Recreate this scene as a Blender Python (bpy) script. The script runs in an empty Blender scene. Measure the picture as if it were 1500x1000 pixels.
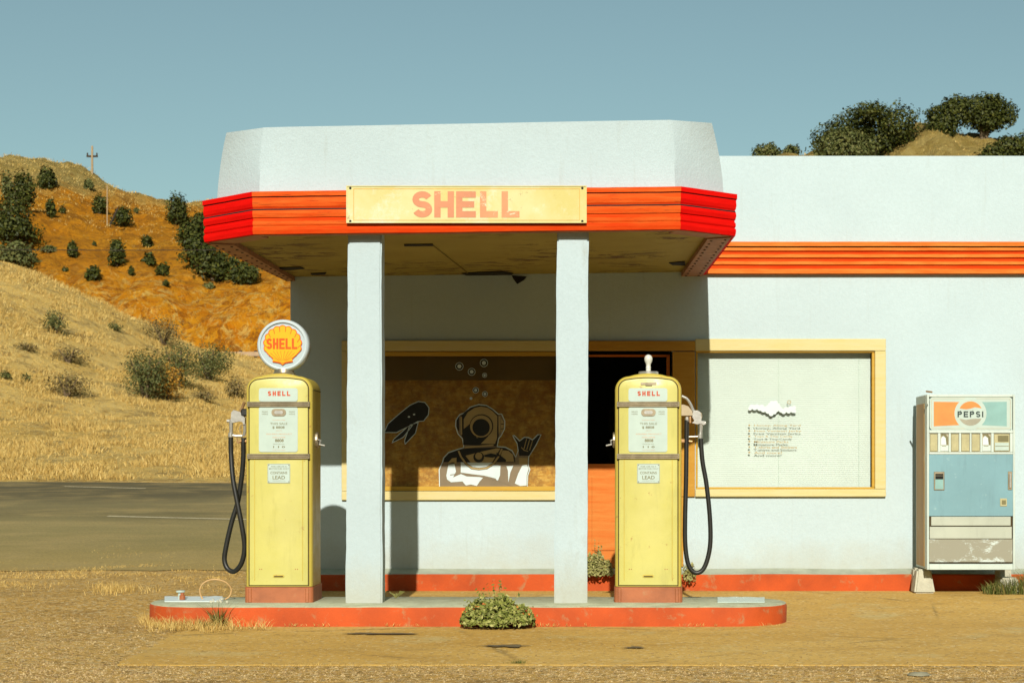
import bpy, bmesh, math, random
from mathutils import Vector, Matrix, noise
R = math.radians
random.seed(7)
scene = bpy.context.scene
# ------------------------------------------------------------------ camera
F = 2450.0          # focal length in pixels of a 1500 px wide frame
EZ = 1.12           # eye height
cam_d = bpy.data.cameras.new('camera'); cam = bpy.data.objects.new('camera', cam_d)
scene.collection.objects.link(cam); scene.camera = cam
cam.location = (0, 0, EZ); cam.rotation_euler = (R(90), 0, 0)
cam_d.sensor_width = 36; cam_d.lens = F/1500*36
cam_d.shift_x = -.08; cam_d.shift_y = .1267
cam_d.clip_start = .1; cam_d.clip_end = 9000
cam_d.dof.use_dof = True; cam_d.dof.focus_distance = 12.6; cam_d.dof.aperture_fstop = 7.0
# ------------------------------------------------------------------ light
SUN_EL = 30.3
w = bpy.data.worlds.new('World'); scene.world = w; w.use_nodes = True
nt = w.node_tree; nt.nodes.clear()
sky = nt.nodes.new('ShaderNodeTexSky'); sky.sky_type = 'NISHITA'; sky.sun_disc = False
sky.sun_elevation = R(SUN_EL); sky.sun_rotation = R(179)
sky.air_density = 1.0; sky.dust_density = 1.2; sky.ozone_density = 1.0
hs = nt.nodes.new('ShaderNodeHueSaturation'); hs.inputs['Saturation'].default_value = .74
tint = nt.nodes.new('ShaderNodeMix'); tint.data_type = 'RGBA'; tint.blend_type = 'MULTIPLY'
tint.inputs['Factor'].default_value = 1; tint.inputs['B'].default_value = (1.0, 1.27, 1.11, 1)
bg = nt.nodes.new('ShaderNodeBackground'); bg.inputs['Strength'].default_value = .0585
wo = nt.nodes.new('ShaderNodeOutputWorld')
nt.links.new(sky.outputs[0], hs.inputs['Color']); nt.links.new(hs.outputs[0], tint.inputs['A'])
nt.links.new(tint.outputs['Result'], bg.inputs[0]); nt.links.new(bg.outputs[0], wo.inputs[0])
sl = bpy.data.lights.new('sun', 'SUN'); sl.energy = 5.0; sl.angle = R(.5); sl.color = (1, .94, .84)
so = bpy.data.objects.new('sun', sl); scene.collection.objects.link(so)
ldir = Vector((-.008, 1, -math.tan(R(SUN_EL))))
so.rotation_euler = ldir.to_track_quat('-Z', 'Y').to_euler(); so.location = (3, -20, 15)
vs = scene.view_settings
vs.view_transform = 'Standard'; vs.look = 'None'; vs.exposure = 0.30; vs.gamma = 1; vs.use_curve_mapping = False

# ------------------------------------------------------------------ helpers
def X(px, s): return (px-870)/s
def Z(py, s): return EZ+(690-py)/s
def YS(s): return F/s
def P(px, py, s, dy=0): return (X(px, s), YS(s)+dy, Z(py, s))
def lerp(a, b, t): return a+(b-a)*t
def interp(tab, x):
    if x <= tab[0][0]: return tab[0][1]
    for (x0, y0), (x1, y1) in zip(tab, tab[1:]):
        if x <= x1: return lerp(y0, y1, (x-x0)/(x1-x0))
    return tab[-1][1]
def ss(a, b, x):
    t = max(0, min(1, (x-a)/(b-a))); return t*t*(3-2*t)
def catmull(pts, n=8):
    pts = [Vector(p) for p in pts]; q = [2*pts[0]-pts[1]]+pts+[2*pts[-1]-pts[-2]]; out = []
    for i in range(1, len(q)-2):
        for k in range(n):
            t = k/n; a, b, c, d = q[i-1], q[i], q[i+1], q[i+2]
            out.append(.5*((2*b)+(c-a)*t+(2*a-5*b+4*c-d)*t*t+(3*b-a-3*c+d)*t**3))
    out.append(pts[-1]); return out

ALB = .68      # every colour below is written for exposure 0 and a sun of 3.9
class N:
    """small node-graph writer"""
    def __init__(s, name):
        s.m = bpy.data.materials.new(name); s.m.use_nodes = True; s.t = s.m.node_tree
        s.b = s.t.nodes['Principled BSDF']; s.o = s.t.nodes['Material Output']
        s.geo = None
    def node(s, typ, **kw):
        n = s.t.nodes.new(typ)
        for k, v in kw.items():
            if k.startswith('i_'): n.inputs[k[2:].replace('_', ' ')].default_value = v
            else: setattr(n, k, v)
        return n
    def link(s, a, b): s.t.links.new(a, b)
    def pos(s, scale=(1, 1, 1)):
        if not s.geo: s.geo = s.node('ShaderNodeNewGeometry')
        mp = s.node('ShaderNodeMapping'); mp.inputs['Scale'].default_value = scale
        s.link(s.geo.outputs['Position'], mp.inputs[0]); return mp.outputs[0]
    def noise(s, scale, detail=4, rough=.55, vec=None, stretch=(1, 1, 1), dist=0):
        n = s.node('ShaderNodeTexNoise'); n.inputs['Scale'].default_value = scale
        n.inputs['Detail'].default_value = detail; n.inputs['Roughness'].default_value = rough
        n.inputs['Distortion'].default_value = dist
        s.link(vec or s.pos(stretch), n.inputs['Vector']); return n.outputs['Fac']
    def voro(s, scale, stretch=(1, 1, 1), feature='F1', out='Distance', rnd=1):
        n = s.node('ShaderNodeTexVoronoi'); n.feature = feature; n.inputs['Scale'].default_value = scale
        n.inputs['Randomness'].default_value = rnd
        s.link(s.pos(stretch), n.inputs['Vector']); return n.outputs[out]
    def ramp(s, fac, stops):
        r = s.node('ShaderNodeValToRGB'); e = r.color_ramp.elements
        while len(e) < len(stops): e.new(.5)
        for el, (p, c) in zip(e, stops):
            el.position = p
            el.color = (c, c, c, 1) if isinstance(c, (int, float)) else (*c, 1)
        s.link(fac, r.inputs[0]); return r.outputs[0]
    def mix(s, fac, a, b, mode='MIX'):
        m = s.node('ShaderNodeMix'); m.data_type = 'RGBA'; m.blend_type = mode
        for sock, v in ((m.inputs['Factor'], fac), (m.inputs['A'], a), (m.inputs['B'], b)):
            if isinstance(v, bpy.types.NodeSocket): s.link(v, sock)
            elif isinstance(v, (int, float)): sock.default_value = v if sock.type == 'VALUE' else (v, v, v, 1)
            else: sock.default_value = (*v, 1)
        return m.outputs['Result']
    def math(s, op, a, b=0):
        m = s.node('ShaderNodeMath', operation=op)
        for i, v in enumerate((a, b)):
            if isinstance(v, (int, float)): m.inputs[i].default_value = v
            else: s.link(v, m.inputs[i])
        return m.outputs[0]
    def bump(s, h, strength=.3, dist=.01, prev=None):
        b = s.node('ShaderNodeBump'); b.inputs['Strength'].default_value = strength; b.inputs['Distance'].default_value = dist
        s.link(h, b.inputs['Height'])
        if prev: s.link(prev, b.inputs['Normal'])
        return b.outputs[0]
    def col(s, c):
        if isinstance(c, bpy.types.NodeSocket): s.link(s.mix(1.0, c, (ALB, ALB, ALB), 'MULTIPLY'), s.b.inputs['Base Color'])
        else: s.b.inputs['Base Color'].default_value = (*[x*ALB for x in c], 1)
    def nrm(s, n): s.link(n, s.b.inputs['Normal'])
    def set(s, **kw):
        for k, v in kw.items(): s.b.inputs[k.replace('_', ' ')].default_value = v
        return s
def sc(c, k): return tuple(min(1, x*k) for x in c)
def simple(name, c, rough=.6, var=.12, scale=6, bump=.15, bscale=90, bdist=.003, metal=0, dirt=None, dirt_amt=.5, stretch=(1, 1, 1), spec=.4):
    g = N(name)
    f = g.noise(scale, 5, .6, stretch=stretch)
    cc = g.mix(g.ramp(f, [(.3, 0), (.7, 1)]), sc(c, 1-var), sc(c, 1+var))
    if dirt:
        d = g.noise(scale*2.3, 8, .7, stretch=stretch, dist=.4)
        cc = g.mix(g.math('MULTIPLY', g.ramp(d, [(dirt_amt, 0), (dirt_amt+.12, 1)]), .8), cc, dirt)
    g.col(cc); g.set(Roughness=rough, Metallic=metal, Specular_IOR_Level=spec)
    if bump: g.nrm(g.bump(g.noise(bscale, 3, .6), bump, bdist))
    return g.m

class MB:
    def __init__(s): s.v = []; s.f = []; s.m = []
    def add(s, vs, fs, mi=0):
        o = len(s.v); s.v += [tuple(v) for v in vs]
        for f in fs: s.f.append(tuple(i+o for i in f)); s.m.append(mi)
    def box(s, x0, x1, y0, y1, z0, z1, b=0, mi=0, seg=1):
        if b <= 0:
            vs = [(x, y, z) for z in (z0, z1) for y in (y0, y1) for x in (x0, x1)]
            s.add(vs, [(0, 2, 3, 1), (4, 5, 7, 6), (0, 1, 5, 4), (2, 6, 7, 3), (0, 4, 6, 2), (1, 3, 7, 5)], mi); return
        bm = bmesh.new(); bmesh.ops.create_cube(bm, size=1)
        for v in bm.verts: v.co = Vector(((x0+x1)/2+v.co.x*(x1-x0), (y0+y1)/2+v.co.y*(y1-y0), (z0+z1)/2+v.co.z*(z1-z0)))
        bmesh.ops.bevel(bm, geom=bm.edges[:], offset=b, segments=seg, affect='EDGES', profile=.5)
        s.from_bm(bm, mi)
    def from_bm(s, bm, mi=0):
        bm.verts.ensure_lookup_table(); bm.verts.index_update()
        s.add([v.co[:] for v in bm.verts], [[v.index for v in f.verts] for f in bm.faces], mi); bm.free()
    def tube(s, pts, r, n=8, mi=0, cap=True):
        pts = [Vector(p) for p in pts]; rr = r if isinstance(r, (list, tuple)) else [r]*len(pts)
        vs = []; fs = []; prev = None
        for i, p in enumerate(pts):
            d = (pts[min(i+1, len(pts)-1)]-pts[max(i-1, 0)])
            d = d.normalized() if d.length > 1e-9 else Vector((0, 0, 1))
            if prev is None:
                a = d.cross(Vector((0, 1, 0))) if abs(d.y) < .9 else d.cross(Vector((1, 0, 0)))
            else: a = prev-d*prev.dot(d)
            a.normalize(); prev = a; b = d.cross(a)
            for k in range(n):
                t = 2*math.pi*k/n; vs.append(p+(a*math.cos(t)+b*math.sin(t))*rr[i])
        for i in range(len(pts)-1):
            for k in range(n):
                fs.append((i*n+k, i*n+(k+1) % n, (i+1)*n+(k+1) % n, (i+1)*n+k))
        if cap: fs.append(tuple(range(n))[::-1]); fs.append(tuple(range((len(pts)-1)*n, len(pts)*n)))
        s.add(vs, fs, mi)
    def lathe(s, prof, c, axis='Z', n=32, mi=0):
        vs = []; fs = []
        for (r, h) in prof:
            for k in range(n):
                t = 2*math.pi*k/n; a, b = r*math.cos(t), r*math.sin(t)
                vs.append((c[0]+a, c[1]+b, c[2]+h) if axis == 'Z' else (c[0]+a, c[1]+h, c[2]+b))
        for i in range(len(prof)-1):
            for k in range(n): fs.append((i*n+k, i*n+(k+1) % n, (i+1)*n+(k+1) % n, (i+1)*n+k))
        s.add(vs, fs, mi)
    def prism(s, poly, y0, y1, mi=0):          # poly in (x,z), extruded along y
        n = len(poly)
        vs = [(x, y0, z) for x, z in poly]+[(x, y1, z) for x, z in poly]
        fs = [tuple(range(n)), tuple(range(2*n-1, n-1, -1))]+[(i, i+n, (i+1) % n+n, (i+1) % n) for i in range(n)]
        s.add(vs, fs, mi)
    def slab(s, poly, z0, z1, mi=0):           # poly in (x,y)
        n = len(poly)
        vs = [(x, y, z0) for x, y in poly]+[(x, y, z1) for x, y in poly]
        fs = [tuple(range(n)), tuple(range(2*n-1, n-1, -1))]+[(i, i+n, (i+1) % n+n, (i+1) % n) for i in range(n)]
        s.add(vs, fs, mi)
    def flat(s, poly, y, mi=0): s.add([(x, y, z) for x, z in poly], [tuple(range(len(poly)))], mi)
    def ribbon(s, pts, wd, y, mi=0, closed=False):       # flat stroke in the xz plane
        pts = [Vector((p[0], p[1])) for p in pts]; n = len(pts); L = []; Rr = []
        for i, p in enumerate(pts):
            a = pts[i-1] if (i > 0 or closed) else None; b = pts[(i+1) % n] if (i < n-1 or closed) else None
            d1 = (p-a).normalized() if a is not None else None; d2 = (b-p).normalized() if b is not None else None
            if d1 is None: d1 = d2
            if d2 is None: d2 = d1
            n1 = Vector((-d1.y, d1.x)); n2 = Vector((-d2.y, d2.x)); m = n1+n2
            if m.length < 1e-6: m = n1
            m.normalize(); k = wd/2/max(.35, m.dot(n1)); L.append(p+m*k); Rr.append(p-m*k)
        for i in range(n if closed else n-1):
            j = (i+1) % n
            s.add([(q.x, y, q.y) for q in (L[i], L[j], Rr[j], Rr[i])], [(0, 1, 2, 3)], mi)
    def round_rect(s, x0, x1, z0, z1, r, y0, y1, mi=0):
        s.prism(rrect(x0, x1, z0, z1, r), y0, y1, mi)
    def build(s, name, mats, parent=None, world=True, smooth=False, **props):
        me = bpy.data.meshes.new(name)
        mats = mats if isinstance(mats, (list, tuple)) else [mats]
        for m in mats: me.materials.append(m)
        vs = s.v; loc = None
        if parent is not None and world:
            inv = WM[parent.name].inverted(); vs = [inv @ Vector(v) for v in vs]
        elif parent is None and world and vs:
            xs = [v[0] for v in vs]; ys = [v[1] for v in vs]; zs = [v[2] for v in vs]
            loc = Vector(((min(xs)+max(xs))/2, (min(ys)+max(ys))/2, min(zs)))
            vs = [Vector(v)-loc for v in vs]
        me.from_pydata([tuple(v) for v in vs], [], s.f)
        me.polygons.foreach_set('material_index', s.m)
        if smooth: me.polygons.foreach_set('use_smooth', [True]*len(s.f))
        me.validate(); me.update()
        o = bpy.data.objects.new(name, me); scene.collection.objects.link(o)
        if parent is not None: o.parent = parent; WM[o.name] = WM[parent.name]
        else:
            if loc is not None: o.location = loc
            WM[o.name] = Matrix.Translation(o.location)
        if smooth:
            try: me.set_sharp_from_angle(angle=R(38))
            except Exception: pass
        for k, v in props.items(): o[k] = v
        return o
WM = {}
def rrect(x0, x1, z0, z1, r, n=4):
    out = []
    for cx, cz, a0 in ((x1-r, z0+r, -90), (x1-r, z1-r, 0), (x0+r, z1-r, 90), (x0+r, z0+r, 180)):
        for k in range(n+1):
            a = R(a0+90*k/n); out.append((cx+r*math.cos(a), cz+r*math.sin(a)))
    return out
def circ(cx, cz, r, n=28, rz=None):
    return [(cx+r*math.cos(2*math.pi*k/n), cz+(rz or r)*math.sin(2*math.pi*k/n)) for k in range(n)]
def thing(name, label, cat, loc=(0, 0, 0), rz=0, group=None):
    o = bpy.data.objects.new(name, None); scene.collection.objects.link(o)
    o.empty_display_size = .2; o.location = loc; o.rotation_euler = (0, 0, rz)
    o['label'] = label; o['category'] = cat
    if group: o['group'] = group
    WM[o.name] = Matrix.Translation(loc) @ Matrix.Rotation(rz, 4, 'Z'); return o
def tag(o, label, cat, group=None):
    o['label'] = label; o['category'] = cat
    if group: o['group'] = group
    return o

_tc = {}
def text_data(txt, off=0.0):
    if (txt, off) in _tc: return _tc[(txt, off)]
    c = bpy.data.curves.new('lettering_curve', 'FONT'); c.body = txt; c.size = 1; c.offset = off; c.resolution_u = 3
    o = bpy.data.objects.new('lettering_curve', c); scene.collection.objects.link(o)
    dg = bpy.context.evaluated_depsgraph_get(); e = o.evaluated_get(dg); me = e.to_mesh()
    v = [tuple(q.co) for q in me.vertices]; f = [tuple(p.vertices) for p in me.polygons]
    e.to_mesh_clear(); bpy.data.objects.remove(o); bpy.data.curves.remove(c)
    _tc[(txt, off)] = (v, f); return v, f
def text(mb, txt, x0, x1, z0, z1, y, off=0.0, mi=0, skew=0):
    v, f = text_data(txt, off)
    ax, bx = min(p[0] for p in v), max(p[0] for p in v); az, bz = min(p[1] for p in v), max(p[1] for p in v)
    mb.add([(lerp(x0, x1, (p[0]-ax)/(bx-ax))+skew*(p[1]-az)/(bz-az), y, lerp(z0, z1, (p[1]-az)/(bz-az))) for p in v], [q[::-1] for q in f], mi)
def arc(cx, cz, rx, rz, a0, a1, n=7):
    return [(cx+rx*math.cos(R(lerp(a0, a1, k/n))), cz+rz*math.sin(R(lerp(a0, a1, k/n)))) for k in range(n+1)]
def block(mb, word, x0, x1, z0, z1, y, t=.2, gap=.22, mi=0, wide=1.0):
    """heavy grotesque capitals; stroke t of the height"""
    h = z1-z0; wI = {'I': .3}
    ws = [wI.get(c, 1.0) for c in word]; tot = sum(ws)+gap*(len(word)-1); u = (x1-x0)/tot; x = x0
    sw = t*h
    for c, wd in zip(word, ws):
        a, b = x, x+u*wd; k = sw/2; st = []
        if c == 'L': st = [[(a+k, z1), (a+k, z0)], [(a, z0+k), (b, z0+k)]]
        if c == 'H': st = [[(a+k, z1), (a+k, z0)], [(b-k, z1), (b-k, z0)], [(a+k, (z0+z1)/2), (b-k, (z0+z1)/2)]]
        if c == 'E': st = [[(a+k, z1), (a+k, z0)], [(a, z0+k), (b, z0+k)], [(a, z1-k), (b, z1-k)], [(a, (z0+z1)/2), (b-.08*u, (z0+z1)/2)]]
        if c == 'I': st = [[((a+b)/2, z1), ((a+b)/2, z0)]]
        if c == 'P':
            rz = (.58*h-sw)/2; cz = z1-k-rz
            st = [[(a+k, z1), (a+k, z0)], [(a+k, z1-k), (b-k-rz, z1-k)]+arc(b-k-rz, cz, rz, rz, 90, -90)+[(a+k, cz-rz)]]
        if c == 'S':
            rz = (h-sw)/4; rx = (u-sw)/2; cx = (a+b)/2
            st = [arc(cx, z1-k-rz, rx, rz, 20, 90, 4)+arc(cx, z1-k-rz, rx, rz, 90, 270, 10)[1:]+arc(cx, z0+k+rz, rx, rz, 90, -90, 10)[1:]+arc(cx, z0+k+rz, rx, rz, 270, 200, 4)[1:]]
        for i, s_ in enumerate(st): mb.ribbon(s_, sw, y-.0002*i, mi)
        x = b+gap*u

# ------------------------------------------------------------------ materials
WHITE = (.595, .725, .74)
def stucco(name, c, stain=(.42, .36, .22), amt=.66):
    g = N(name)
    f = g.noise(.9, 6, .6)
    cc = g.mix(g.ramp(f, [(.35, 0), (.65, 1)]), sc(c, .955), sc(c, 1.03))
    fine = g.noise(38, 4, .7)
    cc = g.mix(g.ramp(fine, [(.35, .35), (.65, 0)]), cc, sc(c, .86))
    st = g.noise(2.2, 9, .72, stretch=(1, 1, .45), dist=.5)
    cc = g.mix(g.math('MULTIPLY', g.ramp(st, [(amt, 0), (amt+.1, 1)]), .4), cc, stain)
    zz = g.node('ShaderNodeSeparateXYZ'); g.link(g.pos(), zz.inputs[0])
    low = g.ramp(g.math('ADD', zz.outputs[2], g.math('MULTIPLY', g.noise(3.2, 7, .7), .5)), [(.42, .5), (.78, 0)])
    cc = g.mix(low, cc, (.50, .44, .28))
    stk = g.noise(5, 6, .65, stretch=(3.2, 3.2, .16)); cc = g.mix(g.math('MULTIPLY', g.ramp(stk, [(.58, 0), (.72, 1)]), .16), cc, (.40, .38, .28))
    g.col(cc); g.set(Roughness=.85, Specular_IOR_Level=.2)
    b = g.bump(g.noise(22, 6, .68), .32, .010)
    g.nrm(g.bump(g.voro(70, feature='SMOOTH_F1'), .25, .004, b))
    return g.m
M = {}
M['stucco'] = stucco('white_stucco', WHITE)
M['column'] = stucco('column_paint', (.56, .68, .70), stain=(.40, .40, .33), amt=.57)
M['ledge'] = simple('ledge_grey', (.42, .45, .34), .85, .15, 7)
def painted(name, c, c2, board=(1, 1, 1), sp=.62, crack=(.12, .02, .008)):
    g = N(name)
    f = g.noise(3.2, 8, .66, stretch=(1, 1, 9))
    cc = g.mix(g.ramp(f, [(.36, 0), (.66, 1)]), c, c2)
    d = g.noise(6, 8, .75, stretch=(.8, .8, 26))
    cc = g.mix(g.math('MULTIPLY', g.ramp(d, [(sp, 0), (sp+.06, 1)]), .85), cc, crack)
    g.col(cc); g.set(Roughness=.75, Specular_IOR_Level=.06)
    g.nrm(g.bump(g.noise(9, 6, .7, stretch=(1, 1, 14)), .4, .006)); return g.m
M['red_wood'] = painted('red_painted_wood', (.74, .045, .002), (.76, .09, .008))
M['orange_wood'] = painted('sunfaded_orange_wood', (.78, .16, .02), (.82, .28, .05), sp=.62)
M['deep_red'] = painted('deep_red_wood', (.90, .006, .002), (.78, .003, .001), sp=.68)
M['red_kerb'] = simple('red_kerb_paint', (.57, .08, .005), .8, .2, 3, .4, 60, .004, dirt=(.42, .24, .1), dirt_amt=.56)
M['concrete'] = simple('island_concrete', (.5, .52, .34), .9, .2, 6, .5, 60, .006, dirt=(.38, .33, .17), dirt_amt=.54)
M['soffit_red'] = simple('soffit_edge_metal', (.42, .2, .1), .7, .25, 9, .2, 60)
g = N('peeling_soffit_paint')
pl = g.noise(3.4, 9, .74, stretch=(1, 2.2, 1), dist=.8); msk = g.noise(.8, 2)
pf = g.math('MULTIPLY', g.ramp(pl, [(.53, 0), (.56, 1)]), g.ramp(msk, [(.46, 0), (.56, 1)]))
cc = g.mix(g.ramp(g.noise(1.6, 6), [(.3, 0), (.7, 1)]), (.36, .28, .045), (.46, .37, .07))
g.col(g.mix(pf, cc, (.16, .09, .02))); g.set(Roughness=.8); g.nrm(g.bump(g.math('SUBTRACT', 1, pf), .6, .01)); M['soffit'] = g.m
M['frame'] = painted('cream_yellow_frame', (.74, .63, .27), (.77, .67, .35), sp=.68, crack=(.4, .26, .1))
M['frame_in'] = painted('ochre_inner_frame', (.62, .36, .05), (.66, .42, .08), sp=.66, crack=(.2, .1, .04))
M['door_red'] = painted('door_red_wood', (.74, .19, .035), (.76, .27, .06), sp=.7, crack=(.5, .15, .05))
M['post'] = painted('post_ochre', (.56, .28, .04), (.62, .34, .06), sp=.64, crack=(.3, .15, .06))
M['dark'] = simple('dark_hollow', (.012, .01, .007), .9, .2, 5, 0)
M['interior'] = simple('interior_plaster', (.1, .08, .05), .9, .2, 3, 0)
g = N('strand_board')
fl = g.voro(26, stretch=(1, 1, 2.1), out='Color'); sep = g.node('ShaderNodeSeparateColor'); g.link(fl, sep.inputs[0])
c1 = g.mix(sep.outputs[0], (.60, .28, .03), (.74, .44, .09)); c2 = g.mix(g.ramp(g.noise(14, 6, .7), [(.42, .7), (.6, 0)]), c1, (.30, .12, .015))
g.col(c2); g.set(Roughness=.75); g.nrm(g.bump(sep.outputs[1], .3, .004)); M['osb'] = g.m  # noqa
M['header'] = simple('tan_header_board', (.22, .14, .05), .8, .12, 4)
def glass(name, tint, amt):
    g = N(name); g.t.nodes.remove(g.b)
    tr = g.node('ShaderNodeBsdfTransparent'); tr.inputs[0].default_value = (*tint, 1)
    gl = g.node('ShaderNodeBsdfGlossy'); gl.inputs['Roughness'].default_value = .02
    fr = g.node('ShaderNodeFresnel'); fr.inputs['IOR'].default_value = amt
    mx = g.node('ShaderNodeMixShader'); g.link(fr.outputs[0], mx.inputs[0]); g.link(tr.outputs[0], mx.inputs[1]); g.link(gl.outputs[0], mx.inputs[2])
    g.link(mx.outputs[0], g.o.inputs[0]); return g.m
M['glass'] = glass('window_glass', (.97, .98, .96), 1.18)
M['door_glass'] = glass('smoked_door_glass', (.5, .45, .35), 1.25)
M['blind'] = simple('white_blind', (.69, .77, .74), .6, .04, 3, 0)
M['decal_light'] = simple('decal_white', (.70, .82, .80), .5, .04, 4, 0)
M['decal_dark'] = simple('decal_charcoal', (.26, .20, .12), .6, .1, 5, 0, spec=.2)
M['decal_black'] = simple('decal_black', (.02, .02, .015), .5, .1, 5, 0, spec=.2)
M['tan_print'] = simple('tan_print', (.44, .32, .12), .6, .1, 9, 0)
M['white_print'] = simple('white_print', (.74, .84, .82), .5, .03, 9, 0)
def enamel(name, c, chip=(.45, .25, .07), amt=.68, rough=.33):
    g = N(name)
    f = g.noise(2.5, 6, .6); cc = g.mix(g.ramp(f, [(.35, 0), (.65, 1)]), sc(c, .93), sc(c, 1.05))
    d = g.noise(16, 9, .75, dist=.3); cc = g.mix(g.math('MULTIPLY', g.ramp(d, [(amt, 0), (amt+.04, 1)]), .8), cc, chip)
    s2 = g.noise(7, 7, .7, stretch=(2.2, 2.2, .35)); cc = g.mix(g.math('MULTIPLY', g.ramp(s2, [(.54, 0), (.72, 1)]), .5), cc, sc(c, .72))
    g.col(cc); g.link(g.ramp(g.noise(9, 6, .7), [(.3, rough), (.7, rough+.25)]), g.b.inputs['Roughness'])
    g.nrm(g.bump(g.noise(5, 3, .5), .12, .01)); return g.m
M['yellow'] = enamel('yellow_enamel', (.66, .61, .17), amt=.63)
M['yellow_edge'] = enamel('yellow_casing_enamel', (.64, .50, .08), amt=.60)
M['seam'] = simple('dark_seam', (.07, .045, .012), .9, .2, 5, 0)
M['rust'] = simple('rusty_brown_base', (.42, .13, .045), .6, .22, 7, .3, 50, .004, dirt=(.5, .3, .14), dirt_amt=.6)
M['metal'] = simple('tarnished_steel', (.5, .42, .28), .38, .25, 14, .2, 90, .002, metal=.8)
M['chrome'] = simple('cast_aluminium', (.78, .76, .68), .32, .1, 20, .25, 60, .003, metal=.75)
M['brass'] = simple('worn_brass', (.62, .36, .16), .4, .2, 25, .2, metal=.7)
M['rubber'] = simple('black_rubber', (.018, .018, .014), .45, .2, 20, .1)
M['plate'] = simple('enamel_white_plate', (.56, .68, .60), .35, .05, 8, 0, dirt=(.5, .56, .42), dirt_amt=.62)
M['letter_red'] = simple('letter_red', (.60, .08, .01), .5, .15, 12, 0)
M['letter_olive'] = simple('letter_olive', (.20, .18, .07), .6, .15, 12, 0)
M['letter_orange'] = simple('letter_orange', (.72, .4, .22), .6, .15, 12, 0)
M['globe_white'] = simple('milk_glass', (.66, .76, .78), .18, .03, 4, 0, spec=.6)
M['globe_face'] = simple('milk_glass_face', (.55, .65, .66), .2, .05, 4, 0, spec=.6)
M['shell_yellow'] = simple('emblem_yellow', (.82, .48, .01), .3, .06, 10, 0)
M['shell_red'] = simple('emblem_red', (.80, .12, .008), .3, .08, 10, 0)
M['bulb'] = simple('frosted_bulb', (.76, .76, .66), .25, .04, 4, 0)
g = N('weathered_sign_yellow')
wx = g.pos((1, 1, 1)); sx = g.node('ShaderNodeSeparateXYZ'); g.link(wx, sx.inputs[0])
base = g.mix(g.ramp(g.noise(2.2, 7, .62), [(.38, 0), (.62, 1)]), (.64, .54, .13), (.68, .64, .27))
base = g.mix(g.ramp(g.noise(3.0, 9, .75), [(.52, 0), (.66, .7)]), base, (.76, .79, .62))
base = g.mix(g.ramp(g.noise(11, 9, .8), [(.625, 0), (.645, .95)]), base, (.36, .15, .04))
g.col(base); g.set(Roughness=.5); M['sign'] = g.m
def worn_letter(name, c, under, amt):
    g = N(name)
    cc = g.mix(g.ramp(g.noise(5, 8, .7), [(.3, 0), (.7, 1)]), c, sc(c, 1.25))
    g.col(g.mix(g.ramp(g.noise(7, 10, .78, dist=.6), [(amt, 0), (amt+.03, 1)]), cc, under)); g.set(Roughness=.6); return g.m
M['sign_letter'] = worn_letter('faded_sign_letter', (.60, .22, .09), (.66, .64, .34), .58)
M['sign_letter_worn'] = worn_letter('flaked_sign_letter', (.64, .26, .10), (.66, .68, .44), .555)
M['sign_line'] = simple('sign_orange_line', (.72, .38, .06), .6, .2, 14, 0)
M['v_white'] = enamel('machine_white', (.64, .74, .66), chip=(.46, .4, .22), amt=.69, rough=.4)
M['v_side'] = simple('machine_side_tan', (.60, .34, .07), .55, .14, 3, .1, stretch=(1, 1, .3), dirt=(.72, .62, .4), dirt_amt=.58)
M['v_blue'] = enamel('machine_faded_blue', (.20, .39, .435), chip=(.34, .53, .54), amt=.62, rough=.45)
M['v_blue2'] = simple('logo_panel_blue', (.28, .50, .46), .4, .08, 10, 0)
M['v_orange'] = simple('logo_panel_orange', (.78, .30, .07), .4, .1, 10, 0)
M['v_cream'] = simple('selection_cream', (.50, .46, .24), .5, .14, 20, 0, dirt=(.4, .32, .16), dirt_amt=.62)
g = N('worn_kick_plate')
d = g.noise(4, 10, .8, stretch=(1, 1, 2.0), dist=.4)
g.col(g.mix(g.ramp(d, [(.52, 0), (.58, 1)]), (.33, .32, .23), (.66, .76, .70))); g.set(Roughness=.6); M['v_grey'] = g.m
M['v_greylogo'] = simple('logo_grey', (.38, .36, .26), .5, .1, 10, 0)
M['ink'] = simple('dark_teal_ink', (.02, .045, .035), .5, .1, 10, 0)
M['block'] = simple('pale_concrete_block', (.58, .56, .42), .95, .14, 12, .7, 50, .008)
def leafy(name, a, b, c=None, tr=.0):
    g = N(name)
    gg = g.node('ShaderNodeNewGeometry')
    st = [(0, a), (.6, b)]+([(1, c)] if c else [])
    g.col(g.ramp(gg.outputs['Random Per Island'], st)); g.set(Roughness=.6, Specular_IOR_Level=.2)
    return g.m
M['leaf_dark'] = leafy('dark_scrub_leaf', (.026, .034, .004), (.055, .066, .008), (.11, .11, .015))
M['leaf_mid'] = leafy('olive_scrub_leaf', (.07, .085, .02), (.12, .13, .035), (.18, .17, .05))
M['leaf_dry'] = leafy('dry_scrub_twig', (.16, .12, .04), (.26, .18, .06), (.14, .13, .04))
M['leaf_orange'] = leafy('orange_autumn_leaf', (.42, .20, .02), (.55, .28, .03), (.35, .2, .04))
M['leaf_bright'] = leafy('bright_weed_leaf', (.11, .13, .02), (.24, .26, .045), (.44, .42, .13))
M['leaf_pale'] = leafy('pale_weed_leaf', (.2, .2, .05), (.34, .32, .10), (.44, .4, .16))
M['flower'] = leafy('orange_flower', (.6, .12, .02), (.7, .25, .05))
M['grass_dry'] = leafy('dry_grass_blade', (.48, .29, .07), (.68, .46, .13), (.80, .60, .22))
M['grass_green'] = leafy('green_grass_blade', (.06, .09, .015), (.14, .16, .03), (.4, .3, .1))
M['bark'] = simple('scrub_bark', (.16, .11, .06), .9, .3, 6, .5, 30, .02)
M['pole'] = simple('weathered_pole', (.42, .3, .16), .9, .2, 6, .2)
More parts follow.
